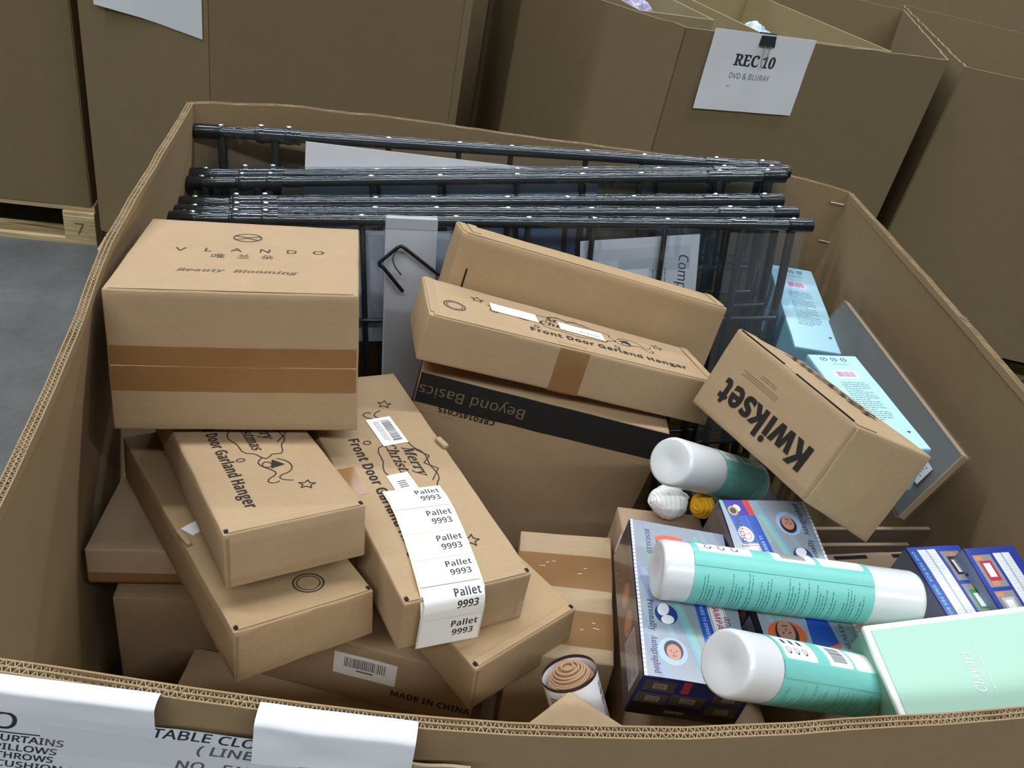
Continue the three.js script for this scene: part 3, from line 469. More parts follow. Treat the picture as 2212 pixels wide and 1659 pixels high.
const foilFront = canvasMat(700, 380, (g, w, h) => { g.fillStyle = '#232a66'; g.fillRect(0, 0, w, h); g.fillStyle = '#15151c'; g.fillRect(0, 250, w, 130); g.fillStyle = '#b03c52'; g.fillRect(262, 0, 50, 110); for (const [x, y, cw] of [[20, 20, 200], [10, 150, 200], [220, 130, 220], [480, 60, 190], [470, 190, 200]]) { g.fillStyle = '#4b4640'; g.fillRect(x, y, cw, 104); g.fillStyle = '#8d8580'; g.fillRect(x + cw * .3, y + 26, cw * .44, 54); fuzz(g, x + cw * .34, y + 40, cw * .36, 3, 12, x, '#4a3f3c'); } g.fillStyle = '#b9b9c2'; g.font = 'bold 40px sans-serif'; g.fillText('SERIES', 230, 335, 200); }, { roughness: .3, clearcoat: .5 });
function cardBox(label, c, e, d, flip, off) {
  const k = carton('card_box', label, 'box', c, e, d, std(0x1f2550, .3, { metalness: .1 }), { r: .0007, bulge: .0005, off, group: 'foil printed card boxes' });
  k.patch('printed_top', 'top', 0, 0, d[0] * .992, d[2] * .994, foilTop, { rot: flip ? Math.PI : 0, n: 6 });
  k.patch('printed_side', 'left', 0, 0, d[2] * .99, d[1] * .985, foilSide, { n: 4 });
  k.patch('printed_front', 'front', 0, 0, d[0] * .99, d[1] * .985, foilFront, { n: 4 });
  return k;
}
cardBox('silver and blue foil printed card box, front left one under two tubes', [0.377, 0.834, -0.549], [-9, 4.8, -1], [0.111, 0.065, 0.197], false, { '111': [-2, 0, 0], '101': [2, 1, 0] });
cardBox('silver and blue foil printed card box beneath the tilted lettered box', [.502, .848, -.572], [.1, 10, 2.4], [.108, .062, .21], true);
const blueTop = canvasMat(420, 1000, (g, w, h) => {
  g.fillStyle = '#2a3f9e'; g.fillRect(0, 0, w, h); const r = rng(8); for (let i = 0; i < 400; i++) { g.fillStyle = `hsla(${220 + r() * 40},60%,${30 + r() * 35}%,.35)`; g.fillRect(r() * w, r() * h, 6, 4); }
  g.save(); g.translate(20, 30); g.rotate(Math.PI / 2); g.fillStyle = '#39c5dc'; g.font = 'bold 34px sans-serif'; g.fillText('ONE PER BOX  ONE PER BOX  ONE PER BOX', 0, 0, 900); g.restore();
  g.fillStyle = '#e3e8ee'; g.fillRect(74, 20, 62, 940); g.fillRect(150, 20, 62, 940); g.fillStyle = '#a7b1bd'; g.fillRect(136, 20, 14, 940); fuzz(g, 80, 60, 124, 50, 14, 21, '#c4cbd4', .3);
  const cols = ['#2b2335', '#2f8f57', '#b9c0c4', '#b8324a']; for (let i = 0; i < 4; i++) { const y = 40 + i * 235; g.fillStyle = '#8d8f8c'; g.fillRect(236, y, 150, 210); g.fillStyle = cols[i]; g.fillRect(262, y + 40, 96, 130); g.fillStyle = '#eceef0'; g.fillRect(282, y + 64, 56, 90); g.fillStyle = '#d98a66'; g.fillRect(300, y + 10, 54, 30); g.fillRect(320, y + 176, 60, 26); }
}, { roughness: .28, clearcoat: .6, clearcoatRoughness: .1 });
const blueSide = canvasMat(600, 200, (g, w, h) => { g.fillStyle = '#7d8aa0'; g.fillRect(0, 0, w, h); for (const x of [150, 330, 500]) { g.fillStyle = '#252d3c'; g.beginPath(); g.arc(x, 110, 70, 0, 7); g.fill(); g.fillStyle = '#5d687c'; g.beginPath(); g.arc(x, 110, 40, 0, 7); g.fill(); } }, { roughness: .35 });
for (const [label, c, e, d, flip] of [['blue printed card box with white stripes, left of the pair at the right edge', [.725, .833, -.533], [3, 6, 3.2], [.074, .06, .201], 0], ['blue printed card box with white stripes, right of the pair at the right edge', [.783, .842, -.521], [6, 13, 1.2], [.074, .06, .2], 1]]) {
  const k = carton('card_box', label, 'box', c, e, d, std(0x2a3688, .35), { r: .0007, bulge: .001, group: 'blue striped card boxes' });
  k.patch('printed_top', 'top', 0, 0, d[0] * .99, d[2] * .992, blueTop, { rot: flip ? Math.PI : 0, n: 6 }); k.patch('printed_side', 'left', 0, 0, d[2] * .99, d[1] * .98, blueSide, { n: 3 });
}
{ // mint box with white edges
  const c = [0.656, 0.903, -0.417], e = [3.6, 14.5, 10.6], d = [.258, .046, .128];
  const k = carton('gift_box', 'mint green box with white rounded edges and white script lettering', 'box', c, e, d, M.mintShade, { r: .001, bulge: .0006, off: { '000': [3, 1, 0] } });
  const lid = part('lid', box(d[0] + .003, .007, d[2] + .003, 0, d[1] - .0025, 0, .0034), M.white, k.t);
  part('lid_panel', box(d[0] - .009, .0016, d[2] - .009, 0, d[1] + .0012, 0, .0006), M.mint, lid);
  const g = new THREE.PlaneGeometry(.06, .026); g.rotateX(-Math.PI / 2); g.rotateY(-Math.PI / 2 + Math.PI); g.translate(-.0405, d[1] + .0023, -.0115);
  part('script_lettering', g, inkMat(540, 240, (q) => { q.fillStyle = '#f3faf7'; q.font = 'italic 120px serif'; q.fillText('Clayart', 60, 130, 360); q.strokeStyle = '#f3faf7'; q.lineWidth = 4; q.beginPath(); q.moveTo(190, 160); q.quadraticCurveTo(320, 190, 420, 150); q.stroke(); fuzz(q, 30, 208, 470, 1, 18, 3, '#e6f3ee', .5); }), lid);
}

// ------------------------------------------------------------------ tubes, lumps, roll of twine
const tubeLabel = canvasMat(1024, 1200, (g, w, h) => {
  g.fillStyle = '#7accc3'; g.fillRect(0, 0, w, h);
  for (let b = 0; b < 6; b++) { const y = 70 + b * 186; fuzz(g, 300, y, 640, 7, 17, 40 + b, '#3c837b', .38); g.fillStyle = '#1f4f49'; g.beginPath(); g.moveTo(268, y); g.lineTo(286, y - 10); g.lineTo(286, y + 10); g.fill(); }
  g.fillStyle = '#f4f7f6'; const rr = (x, y, a, c) => { g.beginPath(); g.moveTo(x + 24, y); g.lineTo(x + a - 24, y); g.quadraticCurveTo(x + a, y, x + a, y + 24); g.lineTo(x + a, y + c - 40); g.quadraticCurveTo(x + a, y + c, x + a - 24, y + c); g.lineTo(x + 24, y + c); g.quadraticCurveTo(x, y + c, x, y + c - 24); g.lineTo(x, y + 24); g.quadraticCurveTo(x, y, x + 24, y); g.fill(); };
  rr(20, 40, 150, 360); rr(20, 540, 150, 290); rr(20, 860, 130, 300);
  g.strokeStyle = g.fillStyle = '#1d1f20'; g.lineWidth = 7; for (let i = 0; i < 3; i++) { g.beginPath(); g.arc(70, 110 + i * 90, 20, .6, 5.6); g.stroke(); g.fillRect(108, 92 + i * 90, 34, 36); } bars(g, 46, 600, 96, 170, 4);
}, { roughness: .45 });
function tubeRoll(label, a, b, r, f0, f1, spin) {
  const t = thing('plastic_tube', label, 'tube', 'white tubes with teal labels'), A = V3(...a), B = V3(...b), L = A.distanceTo(B);
  t.position.copy(A); t.quaternion.setFromUnitVectors(V3(0, 1, 0), B.clone().sub(A).normalize());
  const ax = B.clone().sub(A).normalize(), vw = camera.position.clone().sub(A.clone().lerp(B, .5)), vp = vw.addScaledVector(ax, -vw.dot(ax)).normalize(), up = vp.clone().cross(ax).normalize(); if (up.y < 0) up.negate();
  const w0 = up.multiplyScalar(Math.cos(spin)).addScaledVector(vp, Math.sin(spin)).applyQuaternion(t.quaternion.clone().invert()); t.rotateY(Math.atan2(w0.x, w0.z) - 2.51);
  const pr = [[0, .0026], [r * .22, .0023], [r * .3, .0012], [r * .6, .0006], [r * .86, 0], [r * .95, .0016], [r, .006], [r, .02], [r, L * .5], [r, L - .006], [r * .95, L - .0016], [r * .86, L], [r * .7, L - .0008], [r * .5, L - .004], [0, L - .006]].map(p => new THREE.Vector2(p[0], p[1]));
  part('tube_body', new THREE.LatheGeometry(pr, 64), M.tubeWhite, t);
  part('wrapped_label', new THREE.CylinderGeometry(r + .0005, r + .0005, L * (f1 - f0), 64, 1, true).rotateX(Math.PI).translate(0, L * (f0 + f1) / 2, 0), tubeLabel, t);
  part('label_overlap', new THREE.CylinderGeometry(r + .0011, r + .0011, L * (f1 - f0), 16, 1, true, Math.PI - .06, .5).translate(0, L * (f0 + f1) / 2, 0), std(0x74c6bd, .45), t).visible = true;
  return t;
}
tubeRoll('white tube with teal label lying across the foil printed boxes', [0.334, 0.902, -0.554], [0.608, 0.905, -0.517], 0.0302, .11, .79, .22);
tubeRoll('white tube with teal label at the back, lying half under the tilted box', [0.394, 0.912, -0.714], [0.573, 0.808, -0.805], 0.0294, .4, .95, .3);
tubeRoll('white tube with teal label nearest the front rim, end cap facing the viewer', [0.346, 0.939, -0.414], [0.541, 0.857, -0.447], 0.0296, .2, .92, .62);

function ribbed(name, label, cat, c, s, mat, ribs, rot, knot) {
  const t = thing(name, label, cat); t.position.set(c[0], c[1] - s[1], c[2]); t.rotation.set(...rot.map(v => v * D2R));
  const g = new THREE.SphereGeometry(1, 72, 56), P = g.attributes.position;
  for (let i = 0; i < P.count; i++) { const v = V3(P.getX(i), P.getY(i), P.getZ(i)), th = Math.acos(Math.max(-1, Math.min(1, v.x))), ph = Math.atan2(v.z, v.y); const rib = 1 + .11 * Math.abs(Math.sin(th * ribs + ph * .5)) - .03 + .08 * noise.noise(v.x * 2 + s[0] * 90, v.y * 2, v.z * 2), tap = 1 - .28 * Math.max(0, v.x * knot); P.setXYZ(i, v.x * s[0] * rib, v.y * s[1] * rib * tap + s[1], v.z * s[2] * rib * tap); }
  g.computeVertexNormals(); part('ribbed_body', g, mat, t);
  const tail = []; for (let i = 0; i <= 14; i++) { const a = i / 14 * 6.5; tail.push(V3(-knot * s[0] * (.55 + i * .03), s[1] * (1 + .62 * Math.cos(a)), s[2] * .62 * Math.sin(a))); } part('coiled_cord', tube(tail, s[0] * .07, 60, 8), mat, t);
}
ribbed('ribbed_ornament', 'white ribbed fluffy looking lump lying beside the rear tube', 'ornament', [0.426, 0.816, -0.748], [.027, .02, .022], M.blob, 15, [0, 12, -14], -1);
ribbed('ribbed_ornament', 'yellow ribbed lump beside the white one at the foil box corner', 'ornament', [0.474, 0.815, -0.743], [.0165, .0155, .016], M.yellow, 9, [0, 30, -24], 1);
{
  const t = thing('twine_roll', 'small roll of brown twine banded by a white barcode label', 'twine'); const A = V3(.24, .84, -.488), B = V3(.268, .775, -.46); t.position.copy(B); t.quaternion.setFromUnitVectors(V3(0, 1, 0), A.clone().sub(B).normalize()); const L = A.distanceTo(B), r = .0245;
  const coil = []; for (let i = 0; i < 30; i++) { const f = i / 29, rr = i < 17 ? r : r * Math.sqrt(Math.max(.03, 1 - ((i - 16) / 13.4) ** 2)); coil.push(new THREE.TorusGeometry(rr, .0013, 6, 36).rotateX(Math.PI / 2 + .07 * Math.sin(i * 2.1)).rotateY(i).translate(0, L * .1 + f * L * .82, 0)); } coil.push(new THREE.CylinderGeometry(r * .985, r * .985, L * .5, 32).translate(0, L * .3, 0)); coil.push(new THREE.SphereGeometry(r * .985, 32, 20).scale(1, L * .36 / r, 1).translate(0, L * .55, 0));
  part('wound_twine', merge(coil), M.twine, t);
  part('paper_band', new THREE.CylinderGeometry(r + .003, r + .003, L * .82, 40, 1, true).translate(0, L * .43, 0), canvasMat(900, 300, (g, w, h) => { g.fillStyle = '#eef0f4'; g.fillRect(0, 0, w, h); g.fillStyle = '#3a2824'; g.fillRect(0, 0, w, 18); g.save(); for (let k = 0; k < 3; k++) { const r2 = rng(14); let y = 60; while (y < 280) { const q = 3 + r2() * 9; g.fillStyle = '#17181c'; g.fillRect(150 + k * 300, y, 120, q); y += q + 4 + r2() * 7; } } g.restore(); }, { roughness: .35, side: THREE.DoubleSide, clearcoat: .4 }), t);
}

// ------------------------------------------------------------------ folded metal frames in plastic bags
const RACKS = [   // left and right end of the top rail
  [[-0.238, 0.989, -1.388], [0.75, 1.06, -1.388], 'rearmost dark tube frame in plastic, against the back wall of the bin'],
  [[-0.257, 0.925, -1.355], [0.754, 1.065, -1.355], 'second dark tube frame from the back, white card inside its plastic'],
  [[-0.259, 0.92, -1.332], [0.737, 1.064, -1.332], 'third dark tube frame from the back with thick knobs at its left end'],
  [[-0.262, 0.905, -1.285], [0.722, 1.037, -1.285], 'fourth dark tube frame from the back, in plastic'],
  [[-0.258, 0.904, -1.256], [0.741, 1.028, -1.256], 'fifth dark tube frame from the back, just behind the front frame'],
  [[-0.255, 0.91, -1.22], [0.754, 1.024, -1.22], 'front dark tube frame with white instruction card behind its plastic'],
];
RACKS.forEach(([a, b, label], k) => {
  const t = thing('tube_frame', label, 'metal frame', 'dark tube frames in plastic'), A = V3(...a), B = V3(...b), w = A.distanceTo(B), lean = -9 * D2R, r = .0088;
  const mid = A.clone().add(B).multiplyScalar(.5), H = (mid.y - .165) / Math.cos(lean);
  const q = new THREE.Quaternion().setFromAxisAngle(V3(0, 0, 1), Math.atan2(B.y - A.y, B.x - A.x)).multiply(new THREE.Quaternion().setFromAxisAngle(V3(1, 0, 0), lean));
  t.quaternion.copy(q); t.position.copy(mid).addScaledVector(V3(0, 1, 0).applyQuaternion(q), -H);
  const xl = -w / 2, xr = w / 2, S = M.steel, R = rng(40 + k);
  const rail = part('top_rail', merge([rod(V3(xl, H, 0), V3(xr, H, 0), r, 20), ...[xl, xr].map(x => new THREE.SphereGeometry(r, 16, 10).scale(.5, 1, 1).translate(x, H, 0))]), S, t);
  const jl = xl + .125, jr = xr - .11;
  part('joint_sleeve', merge([rod(V3(jl - .04, H, 0), V3(jl + .03, H, 0), r * 1.42, 20), new THREE.SphereGeometry(r * 1.6, 18, 12).translate(jl - .032, H, 0), new THREE.SphereGeometry(r * 1.6, 18, 12).translate(jl + .012, H, 0)]), S, t);
  part('joint_sleeve', merge([rod(V3(jr - .02, H, 0), V3(jr + .02, H, 0), r * 1.3, 20)]), S, t);
  for (const x of [xl, xr]) part('end_cap', merge([rod(V3(x - .012 * Math.sign(x) * -1, H, 0), V3(x - .03 * Math.sign(x), H, 0), r * 1.3, 20)]), M.blackMetal, t);
  for (const x of [xl + .03, xr - .022]) part('post', rod(V3(x, .0, 0), V3(x, H, 0), .0075, 14), S, t);
  for (const x of [jl - .01, jr]) part('post', rod(V3(x, .02, .004), V3(x, H, .004), .0068, 14), S, t);
  for (const [y, rr] of [[.02, .007], [H - .165, .0042], [H * .45, .0042]]) part('cross_bar', rod(V3(xl + .03, y, .006), V3(xr - .022, y, .006), rr, 12), S, t);
  const n = 5; for (let i = 0; i < n; i++) {
    const x = jl + .17 + i * (jr - jl - .3) / (n - 1) + (R() - .5) * .03;
    part('upright', rod(V3(x, .03, -.004), V3(x, H, -.004), .0048, 10), S, t);
    part('rivet', new THREE.SphereGeometry(.0038, 14, 10).scale(1.3, .6, 1).translate(x, H + r, .0015), M.rivet, rail);
  }
  for (const x of [xl + .03, xr - .022, jl - .032, jl + .012, jr]) part('rivet', new THREE.SphereGeometry(.0036, 14, 10).scale(1.3, .7, 1).translate(x, H + (x === jl - .032 || x === jl + .012 ? r * 1.7 : r * 1.3), .001), M.rivet, rail);
  // the plastic bag: over the rail and down both sides
  const front = k === 5 ? .42 : .17, nx = 260, prof = []; for (let i = 0; i <= 8; i++) prof.push([-.0125, -front * .8 + front * .8 * i / 8]); for (let i = 1; i < 8; i++) prof.push([-.0125 * Math.cos(Math.PI * i / 8), .0125 * Math.sin(Math.PI * i / 8)]); for (let i = 0; i <= 10; i++) prof.push([.0125, -front * i / 10]);
  const g = new THREE.PlaneGeometry(1, 1, nx, prof.length - 1), P = g.attributes.position; for (let i = 0; i < P.count; i++) { const col = i % (nx + 1), row = Math.floor(i / (nx + 1)), x = xl - .008 + (w + .016) * col / nx, p = prof[row]; const lift = .0015 * (noise.noise(x * 36, p[1] * 40 + p[0] * 90, k * 7) + .6 * noise.noise(x * 110, p[1] * 90, k * 3 + 5) + .3 * noise.noise(x * 260, p[1] * 200, k)); P.setXYZ(i, x, H + p[1] + (Math.abs(p[0]) < .0124 ? Math.abs(lift) : 0), p[0] + lift * Math.sign(p[0] || 1)); } g.computeVertexNormals();
  part('plastic_bag', g, M.film, t);
  if (k === 1) { part('white_card', new THREE.BoxGeometry(.5, .17, .0012).rotateZ(-7.9 * D2R + .02).translate(-.08, H - .062, -.0105 + .002), M.paper, t); }
  if (k === 5) {
    const wd = .205, hd = .2; const sheet = canvasMat(720, 700, (c, W2, H2) => { c.fillStyle = '#dfe4ea'; c.fillRect(0, 0, W2, H2); c.fillStyle = '#cfd6de'; c.fillRect(30, 60, 640, 70); c.fillStyle = '#c3ccd5'; c.fillRect(230, 130, 440, 80); c.fillStyle = '#f2f5f8'; c.fillRect(90, 190, 330, 500); c.save(); c.translate(600, 110); c.rotate(Math.PI / 2); c.fillStyle = '#33363c'; c.font = 'italic 84px sans-serif'; c.fillText('Compact', 0, 0, 330); c.restore(); c.save(); c.translate(520, 200); c.rotate(Math.PI / 2); fuzz(c, 0, 0, 260, 4, 20, 3, '#6b7078', .3); c.restore(); }, { roughness: .6 });
    part('instruction_card', new THREE.BoxGeometry(wd, hd, .001).rotateZ(4 * D2R).translate(.236, H - .127, -.0045 - .008), sheet, t);
    part('white_card', new THREE.BoxGeometry(.16, .19, .001).translate(-.165, H - .115, -.013), std(0xc9ced4, .6), t);
    part('white_card', new THREE.BoxGeometry(.2, .13, .001).translate(-.26, H - .125, -.016), std(0xb4b5bd, .6), t);
    const pr = []; for (let i = 0; i <= 20; i++) pr.push(i); const bag = new THREE.PlaneGeometry(.13, .4, 20, 40), B2 = bag.attributes.position; for (let i = 0; i < B2.count; i++) { const x = B2.getX(i), y = B2.getY(i); B2.setXYZ(i, x + xr - .07, y + H - .21, .014 + .004 * noise.noise(x * 50, y * 6, 3)); } bag.computeVertexNormals(); part('bag_end', bag, M.filmBag, t);
  }
});
{ // white packet with bent metal hook, between the pile and the long boxes
  const t = thing('white_packet', 'narrow white packet standing between the square box and the long boxes', 'packet'); t.position.set(.135, .40, -1.075); t.rotation.set(-9 * D2R, 0, 4 * D2R);
  part('packet', box(.078, .59, .012, .002, .295, 0, .003), std(0xc4ccd6, .5), t); part('top_fold', box(.078, .02, .014, .002, .58, 0, .003), std(0xb3bac2, .5), t);
  const h = thing('metal_hook', 'black bent metal hook hanging over the narrow white packet', 'hook');
  h.scale.setScalar(.88); const q = V3(.052, .936, -1.14); h.position.copy(q); h.rotation.set(-9 * D2R, 0, 6 * D2R);
  const pts = [[.038, -.075], [.006, -.033], [0, -.029], [-.001, -.024], [.031, .003], [.036, .005], [.042, .002], [.1, -.045]].map(p => V3(p[0], p[1], 0));
  const fl = []; for (let i = 0; i < pts.length - 1; i++) fl.push(rod(pts[i], pts[i + 1], .0032, 8)); for (const p of pts) fl.push(new THREE.SphereGeometry(.0032, 10, 8).translate(p.x, p.y, p.z)); part('bent_rod', merge(fl), M.blackMetal, h);
  part('inner_shadow_line', tube([V3(.03, -.002, .002), V3(.022, -.014, .004), V3(.026, -.03, .004), V3(.036, -.045, .003)], .0014, 24, 8), std(0x565c62, .5, { metalness: .4 }), h);  // grey cord stands for the shadow line inside the hook
}

// ------------------------------------------------------------------ staples along the corner of the open bin
for (const [i, [x, y, z]] of [[0.912, 1.006, -1.399], [0.919, 0.929, -1.395], [0.933, 0.826, -1.387]].entries()) {
  const t = thing('staple', `bright wire staple in the right back bin corner, ${['uppermost', 'middle one', 'lowest'][i]} of three`, 'staple', 'staples in the bin corner'); t.position.set(x, y, z); t.rotation.y = -.52;
  part('wire', merge([rod(V3(-.012, 0, .004), V3(.012, .002, .004), .0011, 8), rod(V3(-.012, 0, .004), V3(-.013, 0, -.002), .0011, 8), rod(V3(.012, .002, .004), V3(.013, .002, -.002), .0011, 8)]), M.staple, t);
}

// ------------------------------------------------------------------ sheets of paper on the outside of the open bin
{
  const a = [-.20, -.332], b = [.068, -.292], dx = b[0] - a[0], dz = b[1] - a[1], L = Math.hypot(dx, dz), ux = dx / L, uz = dz / L;
  // a sheet that may fold over the rim: s along the wall, y height; profile runs from the inside over the rim and down the outside
  const hang = (s0, s1, yb, over, lift, wob, seed, mat, flare = 0) => {
    const R = .0052 + lift, prof = []; for (let i = 0; i <= 4; i++) prof.push([-R * 2 + R, -over + over * i / 4]); const top = over > 0 ? 7 : 0;
    if (over > 0) for (let i = 1; i < top; i++) { const q = Math.PI * i / top; prof.push([-R * Math.cos(q), R * .55 * Math.sin(q)]); }
    const st = over > 0 ? 0 : prof.splice(0); for (let i = 0; i <= 12; i++) prof.push([R + flare * (i / 12) ** 2, -(1.03 - yb) * i / 12]);
    const nx = 40, g = new THREE.PlaneGeometry(1, 1, nx, prof.length - 1), P = g.attributes.position, U = g.attributes.uv;
    for (let i = 0; i < P.count; i++) { const c = i % (nx + 1), r = Math.floor(i / (nx + 1)), s = s0 + (s1 - s0) * c / nx, p = prof[r], o = p[0] + wob * noise.noise(s * 26, p[1] * 40, seed) * (p[0] > 0 ? 1 : .4); P.setXYZ(i, a[0] + ux * s - uz * o, 1.0315 + p[1], a[1] + uz * s + ux * o); U.setXY(i, c / nx, 1 - r / (prof.length - 1)); }
    g.computeVertexNormals(); return g;
  };
  const place = (t, s) => { t.position.set(a[0] + ux * s, .9, a[1] + uz * s); return g => g.translate(-t.position.x, -t.position.y, -t.position.z); };
  const pap = std(0xe6e9ee, .7, { side: THREE.DoubleSide });
  // large written sheet
  const hand = (g, tx, x, y, px, w) => { g.font = 'italic ' + px + 'px sans-serif'; g.fillStyle = '#262a33'; g.strokeStyle = '#262a33'; g.lineWidth = 2; g.fillText(tx, x, y, w); g.strokeText(tx, x, y, w); };
  const Y0 = 1.017, YB = .90, S0 = -.045, S1 = .224, K = 4600;
  const written = canvasMat(Math.round((S1 - S0) * K), Math.round((Y0 - YB) * K), (g, w, h) => {
    g.fillStyle = '#dfe3e9'; g.fillRect(0, 0, w, h); const X = s => (s - S0) * K, Y = y => (Y0 - y) * K;
    hand(g, 'O', X(.013), Y(.9965), 110); g.fillRect(X(.0), Y(.9935), 200, 6);
    [['CURTAINS', .0, .9855], ['PILLOWS', .0, .9755], ['THROWS', .0, .966], ['CUSHION / COVER', -.002, .956]].forEach(([t, s, y]) => hand(g, t, X(s + .012), Y(y - .002), 44, t.length * 27));
    hand(g, 'TABLE CLOTH', X(.110), Y(1.0065), 60, 360); hand(g, '( LINEN )', X(.136), Y(.993), 60, 270); hand(g, 'NO   FABRICS', X(.122), Y(.975), 58, 440); hand(g, 'MOVE TO', X(.128), Y(.958), 56, 300);
  }, { side: THREE.DoubleSide });
  let t = thing('written_sheet', 'large white sheet with handwritten capitals taped to the front of the bin', 'paper sheet'); let mv = place(t, .09);
  { const g = new THREE.PlaneGeometry(1, 1, 30, 12), P = g.attributes.position; for (let i = 0; i < P.count; i++) { const s = S0 + (P.getX(i) + .5) * (S1 - S0), y = YB + (P.getY(i) + .5) * (Y0 - YB), o = .0062 + .0006 * noise.noise(s * 30, y * 30, 2); P.setXYZ(i, a[0] + ux * s - uz * o, y, a[1] + uz * s + ux * o); } g.computeVertexNormals(); part('sheet', mv(g), written, t); }
  { const g = new THREE.PlaneGeometry(1, 1, 20, 2), P = g.attributes.position; for (let i = 0; i < P.count; i++) { const s = .045 + (P.getX(i) + .5) * .14, y = 1.0 - .008 + P.getY(i) * .03, o = .0072; P.setXYZ(i, a[0] + ux * s - uz * o, y, a[1] + uz * s + ux * o); } g.computeVertexNormals(); part('clear_tape', mv(g), M.clearTape, t); }
  t = thing('folded_sheet', 'white sheet folded over the front rim at the left corner', 'paper sheet'); mv = place(t, .04); part('sheet', mv(hang(-.035, .1135, 1.0135, .012, .0012, .0012, 3, pap)), pap, t);
  t = thing('folded_sheet', 'blank creased white sheet folded over the middle of the front rim', 'paper sheet'); mv = place(t, .22); part('sheet', mv(hang(.172, .2685, 1.0, .012, .0035, .0022, 8, pap, .004)), pap, t);
  t = thing('cardboard_flap', 'torn cardboard strip stuck on the outside of the bin under the blank sheet', 'cardboard'); mv = place(t, .26);
  { const path = []; for (let i = 0; i <= 30; i++) { const s = .2 + i * .0035, o = .0062; path.push([a[0] + ux * s - uz * o, a[1] + uz * s + ux * o]); } part('flap', mv(wallRibbon(path.reverse(), .93, 1.014, -.001, .001, { jag: .005, seed: 4 })), M.edge, t); }
}

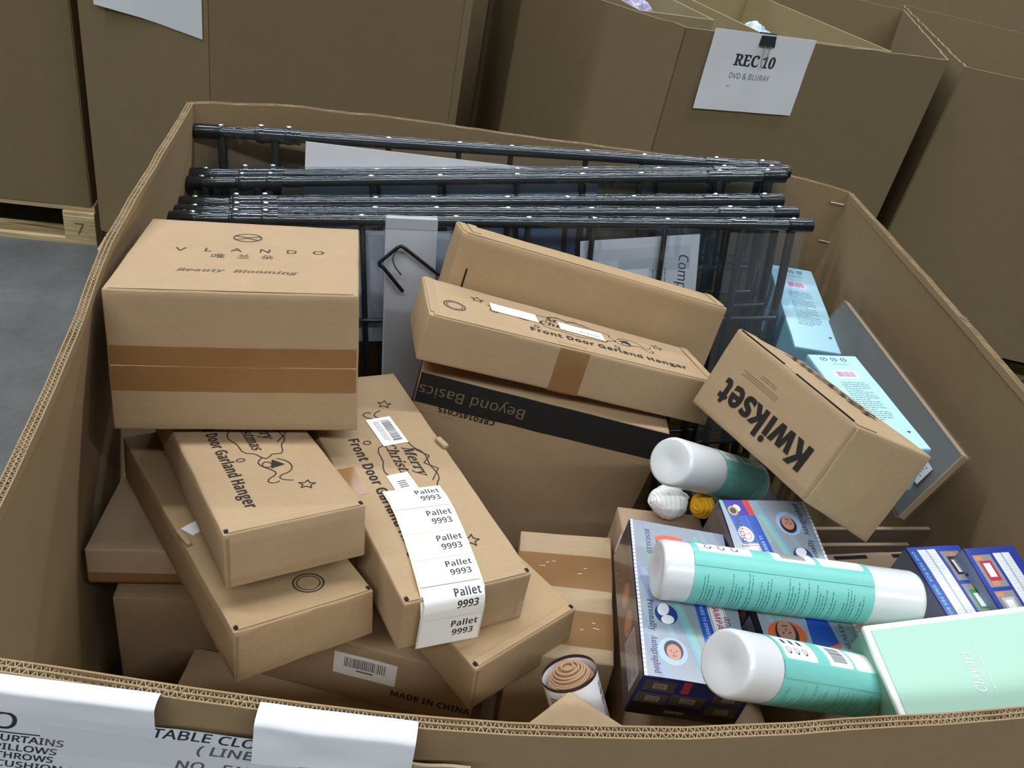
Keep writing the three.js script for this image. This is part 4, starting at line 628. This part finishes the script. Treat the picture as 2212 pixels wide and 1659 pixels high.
// ------------------------------------------------------------------ signs and things in the row behind
{
  const A = [.853, -2.296], B = [1.81, -2.525], L = Math.hypot(B[0] - A[0], B[1] - A[1]), ux = (B[0] - A[0]) / L, uz = (B[1] - A[1]) / L, ry = -Math.atan2(uz, ux);
  const at = (s, y, o) => V3(A[0] + ux * s - uz * o, y, A[1] + uz * s + ux * o);
  const t = thing('paper_sign', 'white sign with a bold code and two words clipped to the bin behind', 'sign'); t.position.copy(at(.266, 1.015, .0065)); t.rotation.y = ry;
  const g = new THREE.BoxGeometry(.352, .217, .0012, 12, 8, 1), P = g.attributes.position; for (let i = 0; i < P.count; i++) P.setZ(i, P.getZ(i) + .003 * Math.max(0, -(P.getY(i) - .02)) / .1 + .0012 * noise.noise(P.getX(i) * 12, P.getY(i) * 12, 1)); g.computeVertexNormals();
  const art = canvasMat(1056, 651, (c, w, h) => { c.fillStyle = '#e9edf1'; c.fillRect(0, 0, w, h); c.textAlign = 'center'; c.fillStyle = '#33363a'; c.font = 'bold 128px serif'; c.lineWidth = 5; c.strokeStyle = '#33363a'; c.fillText('REC 10', 490, 270, 430); c.strokeText('REC 10', 490, 270, 430); c.fillStyle = '#4c5156'; c.font = '64px sans-serif'; c.fillText('DVD & BLURAY', 480, 378, 470); c.fillStyle = '#6a6e72'; c.fillRect(270, 440, 28, 6); });
  part('sheet', g, art, t);
  const k = thing('binder_clip', 'black binder clip holding the white sign on the bin rim', 'clip'); k.position.copy(at(.273, 1.115, 0)); k.rotation.y = ry;
  const sh = new THREE.Shape(); sh.moveTo(-.013, -.022); sh.lineTo(.013, -.022); sh.lineTo(.005, .01); sh.lineTo(-.005, .01); sh.closePath();
  part('clip_body', new THREE.ExtrudeGeometry(sh, { depth: .05, bevelEnabled: true, bevelSize: .001, bevelThickness: .001, bevelSegments: 2 }).rotateY(Math.PI / 2).translate(-.025, 0, 0), M.black, k);
  part('wire_handle', tube([V3(-.009, -.018, .015), V3(-.008, -.05, .017), V3(-.004, -.075, .018), V3(.004, -.075, .018), V3(.008, -.05, .017), V3(.009, -.018, .015)], .0012, 40, 8), M.staple, k);

  // open cartons standing inside that bin
  const open = (label, s, o, w, d, h, top, turn) => {
    const q = thing('open_carton', label, 'box'), p = at(s, 0, o); q.position.set(p.x, top - h, p.z); q.rotation.y = ry + turn; const m = kraft([.42, .36, .20]);
    for (const [x, z, a, b] of [[-w / 2, 0, .005, d], [w / 2, 0, .005, d], [0, -d / 2, w, .005], [0, d / 2, w, .005]]) part('side_wall', box(a, h, b, x, h / 2, z, .0015), m, q);
    part('bottom', new THREE.BoxGeometry(w, .006, d).translate(0, .003, 0), m, q); return q;
  };
  open('open carton in the bin behind, right of the clipped sign', .6, -.5, .49, .8, .5, 1.10, 0);
  open('open carton in the bin behind, left of the clipped sign', .12, -.5, .26, .52, .5, 1.10, 0);
  const bag = (label, s, o, y, mat, sc) => { const q = thing('plastic_bag', label, 'bag'), p = at(s, y, o); q.position.copy(p); const g2 = new THREE.SphereGeometry(.1, 48, 32), Q = g2.attributes.position; for (let i = 0; i < Q.count; i++) { const v = V3(Q.getX(i), Q.getY(i), Q.getZ(i)), f = 1 + .5 * noise.noise(v.x * 16, v.y * 16, v.z * 16 + s) + .25 * noise.noise(v.x * 40, v.y * 40, v.z * 40); Q.setXYZ(i, v.x * f * sc[0], v.y * f * sc[1], v.z * f * sc[2]); } part('crumpled_film', toCreasedNormals(g2, .5), mat, q); };
  bag('pale blue crumpled plastic behind the black binder clip', .45, -.3, 1.02, phys(0xa9c9d6, .3, { clearcoat: .6 }), [.9, .6, .7]);
  bag('violet white crumpled plastic in the left open carton', .12, -.52, 1.0, phys(0xb9b4dc, .3, { clearcoat: .7 }), [.8, .8, .7]);

  const W2 = thing('hanging_sheet', 'white sheet hanging on the slanted face of the tall bin', 'paper sheet'); const a2 = [-.78, -2.67], b2 = [-.395, -2.45], L2 = Math.hypot(.385, .22), vx = .385 / L2, vz = .22 / L2; W2.position.set(a2[0], .85, a2[1]);
  const g3 = new THREE.PlaneGeometry(.352, 1, 24, 8), Q = g3.attributes.position; for (let i = 0; i < Q.count; i++) { const s = Q.getX(i) + .25, f = Q.getY(i) + .5, yb = .858 + (s < .225 ? 0 : -.008 * (s - .225) / .2), y = yb + f * .235 - .85, o = .0065 + .02 * (1 - f) * Math.max(0, 1 - s / .28); Q.setXYZ(i, vx * s - vz * o, y, vz * s + vx * o); } g3.computeVertexNormals(); part('sheet', g3, std(0xdfe4e6, .7, { side: THREE.DoubleSide }), W2);
}
scene.traverse(o => { if (o.isMesh) o.castShadow = o.receiveShadow = true; });
renderer.render(scene, camera);
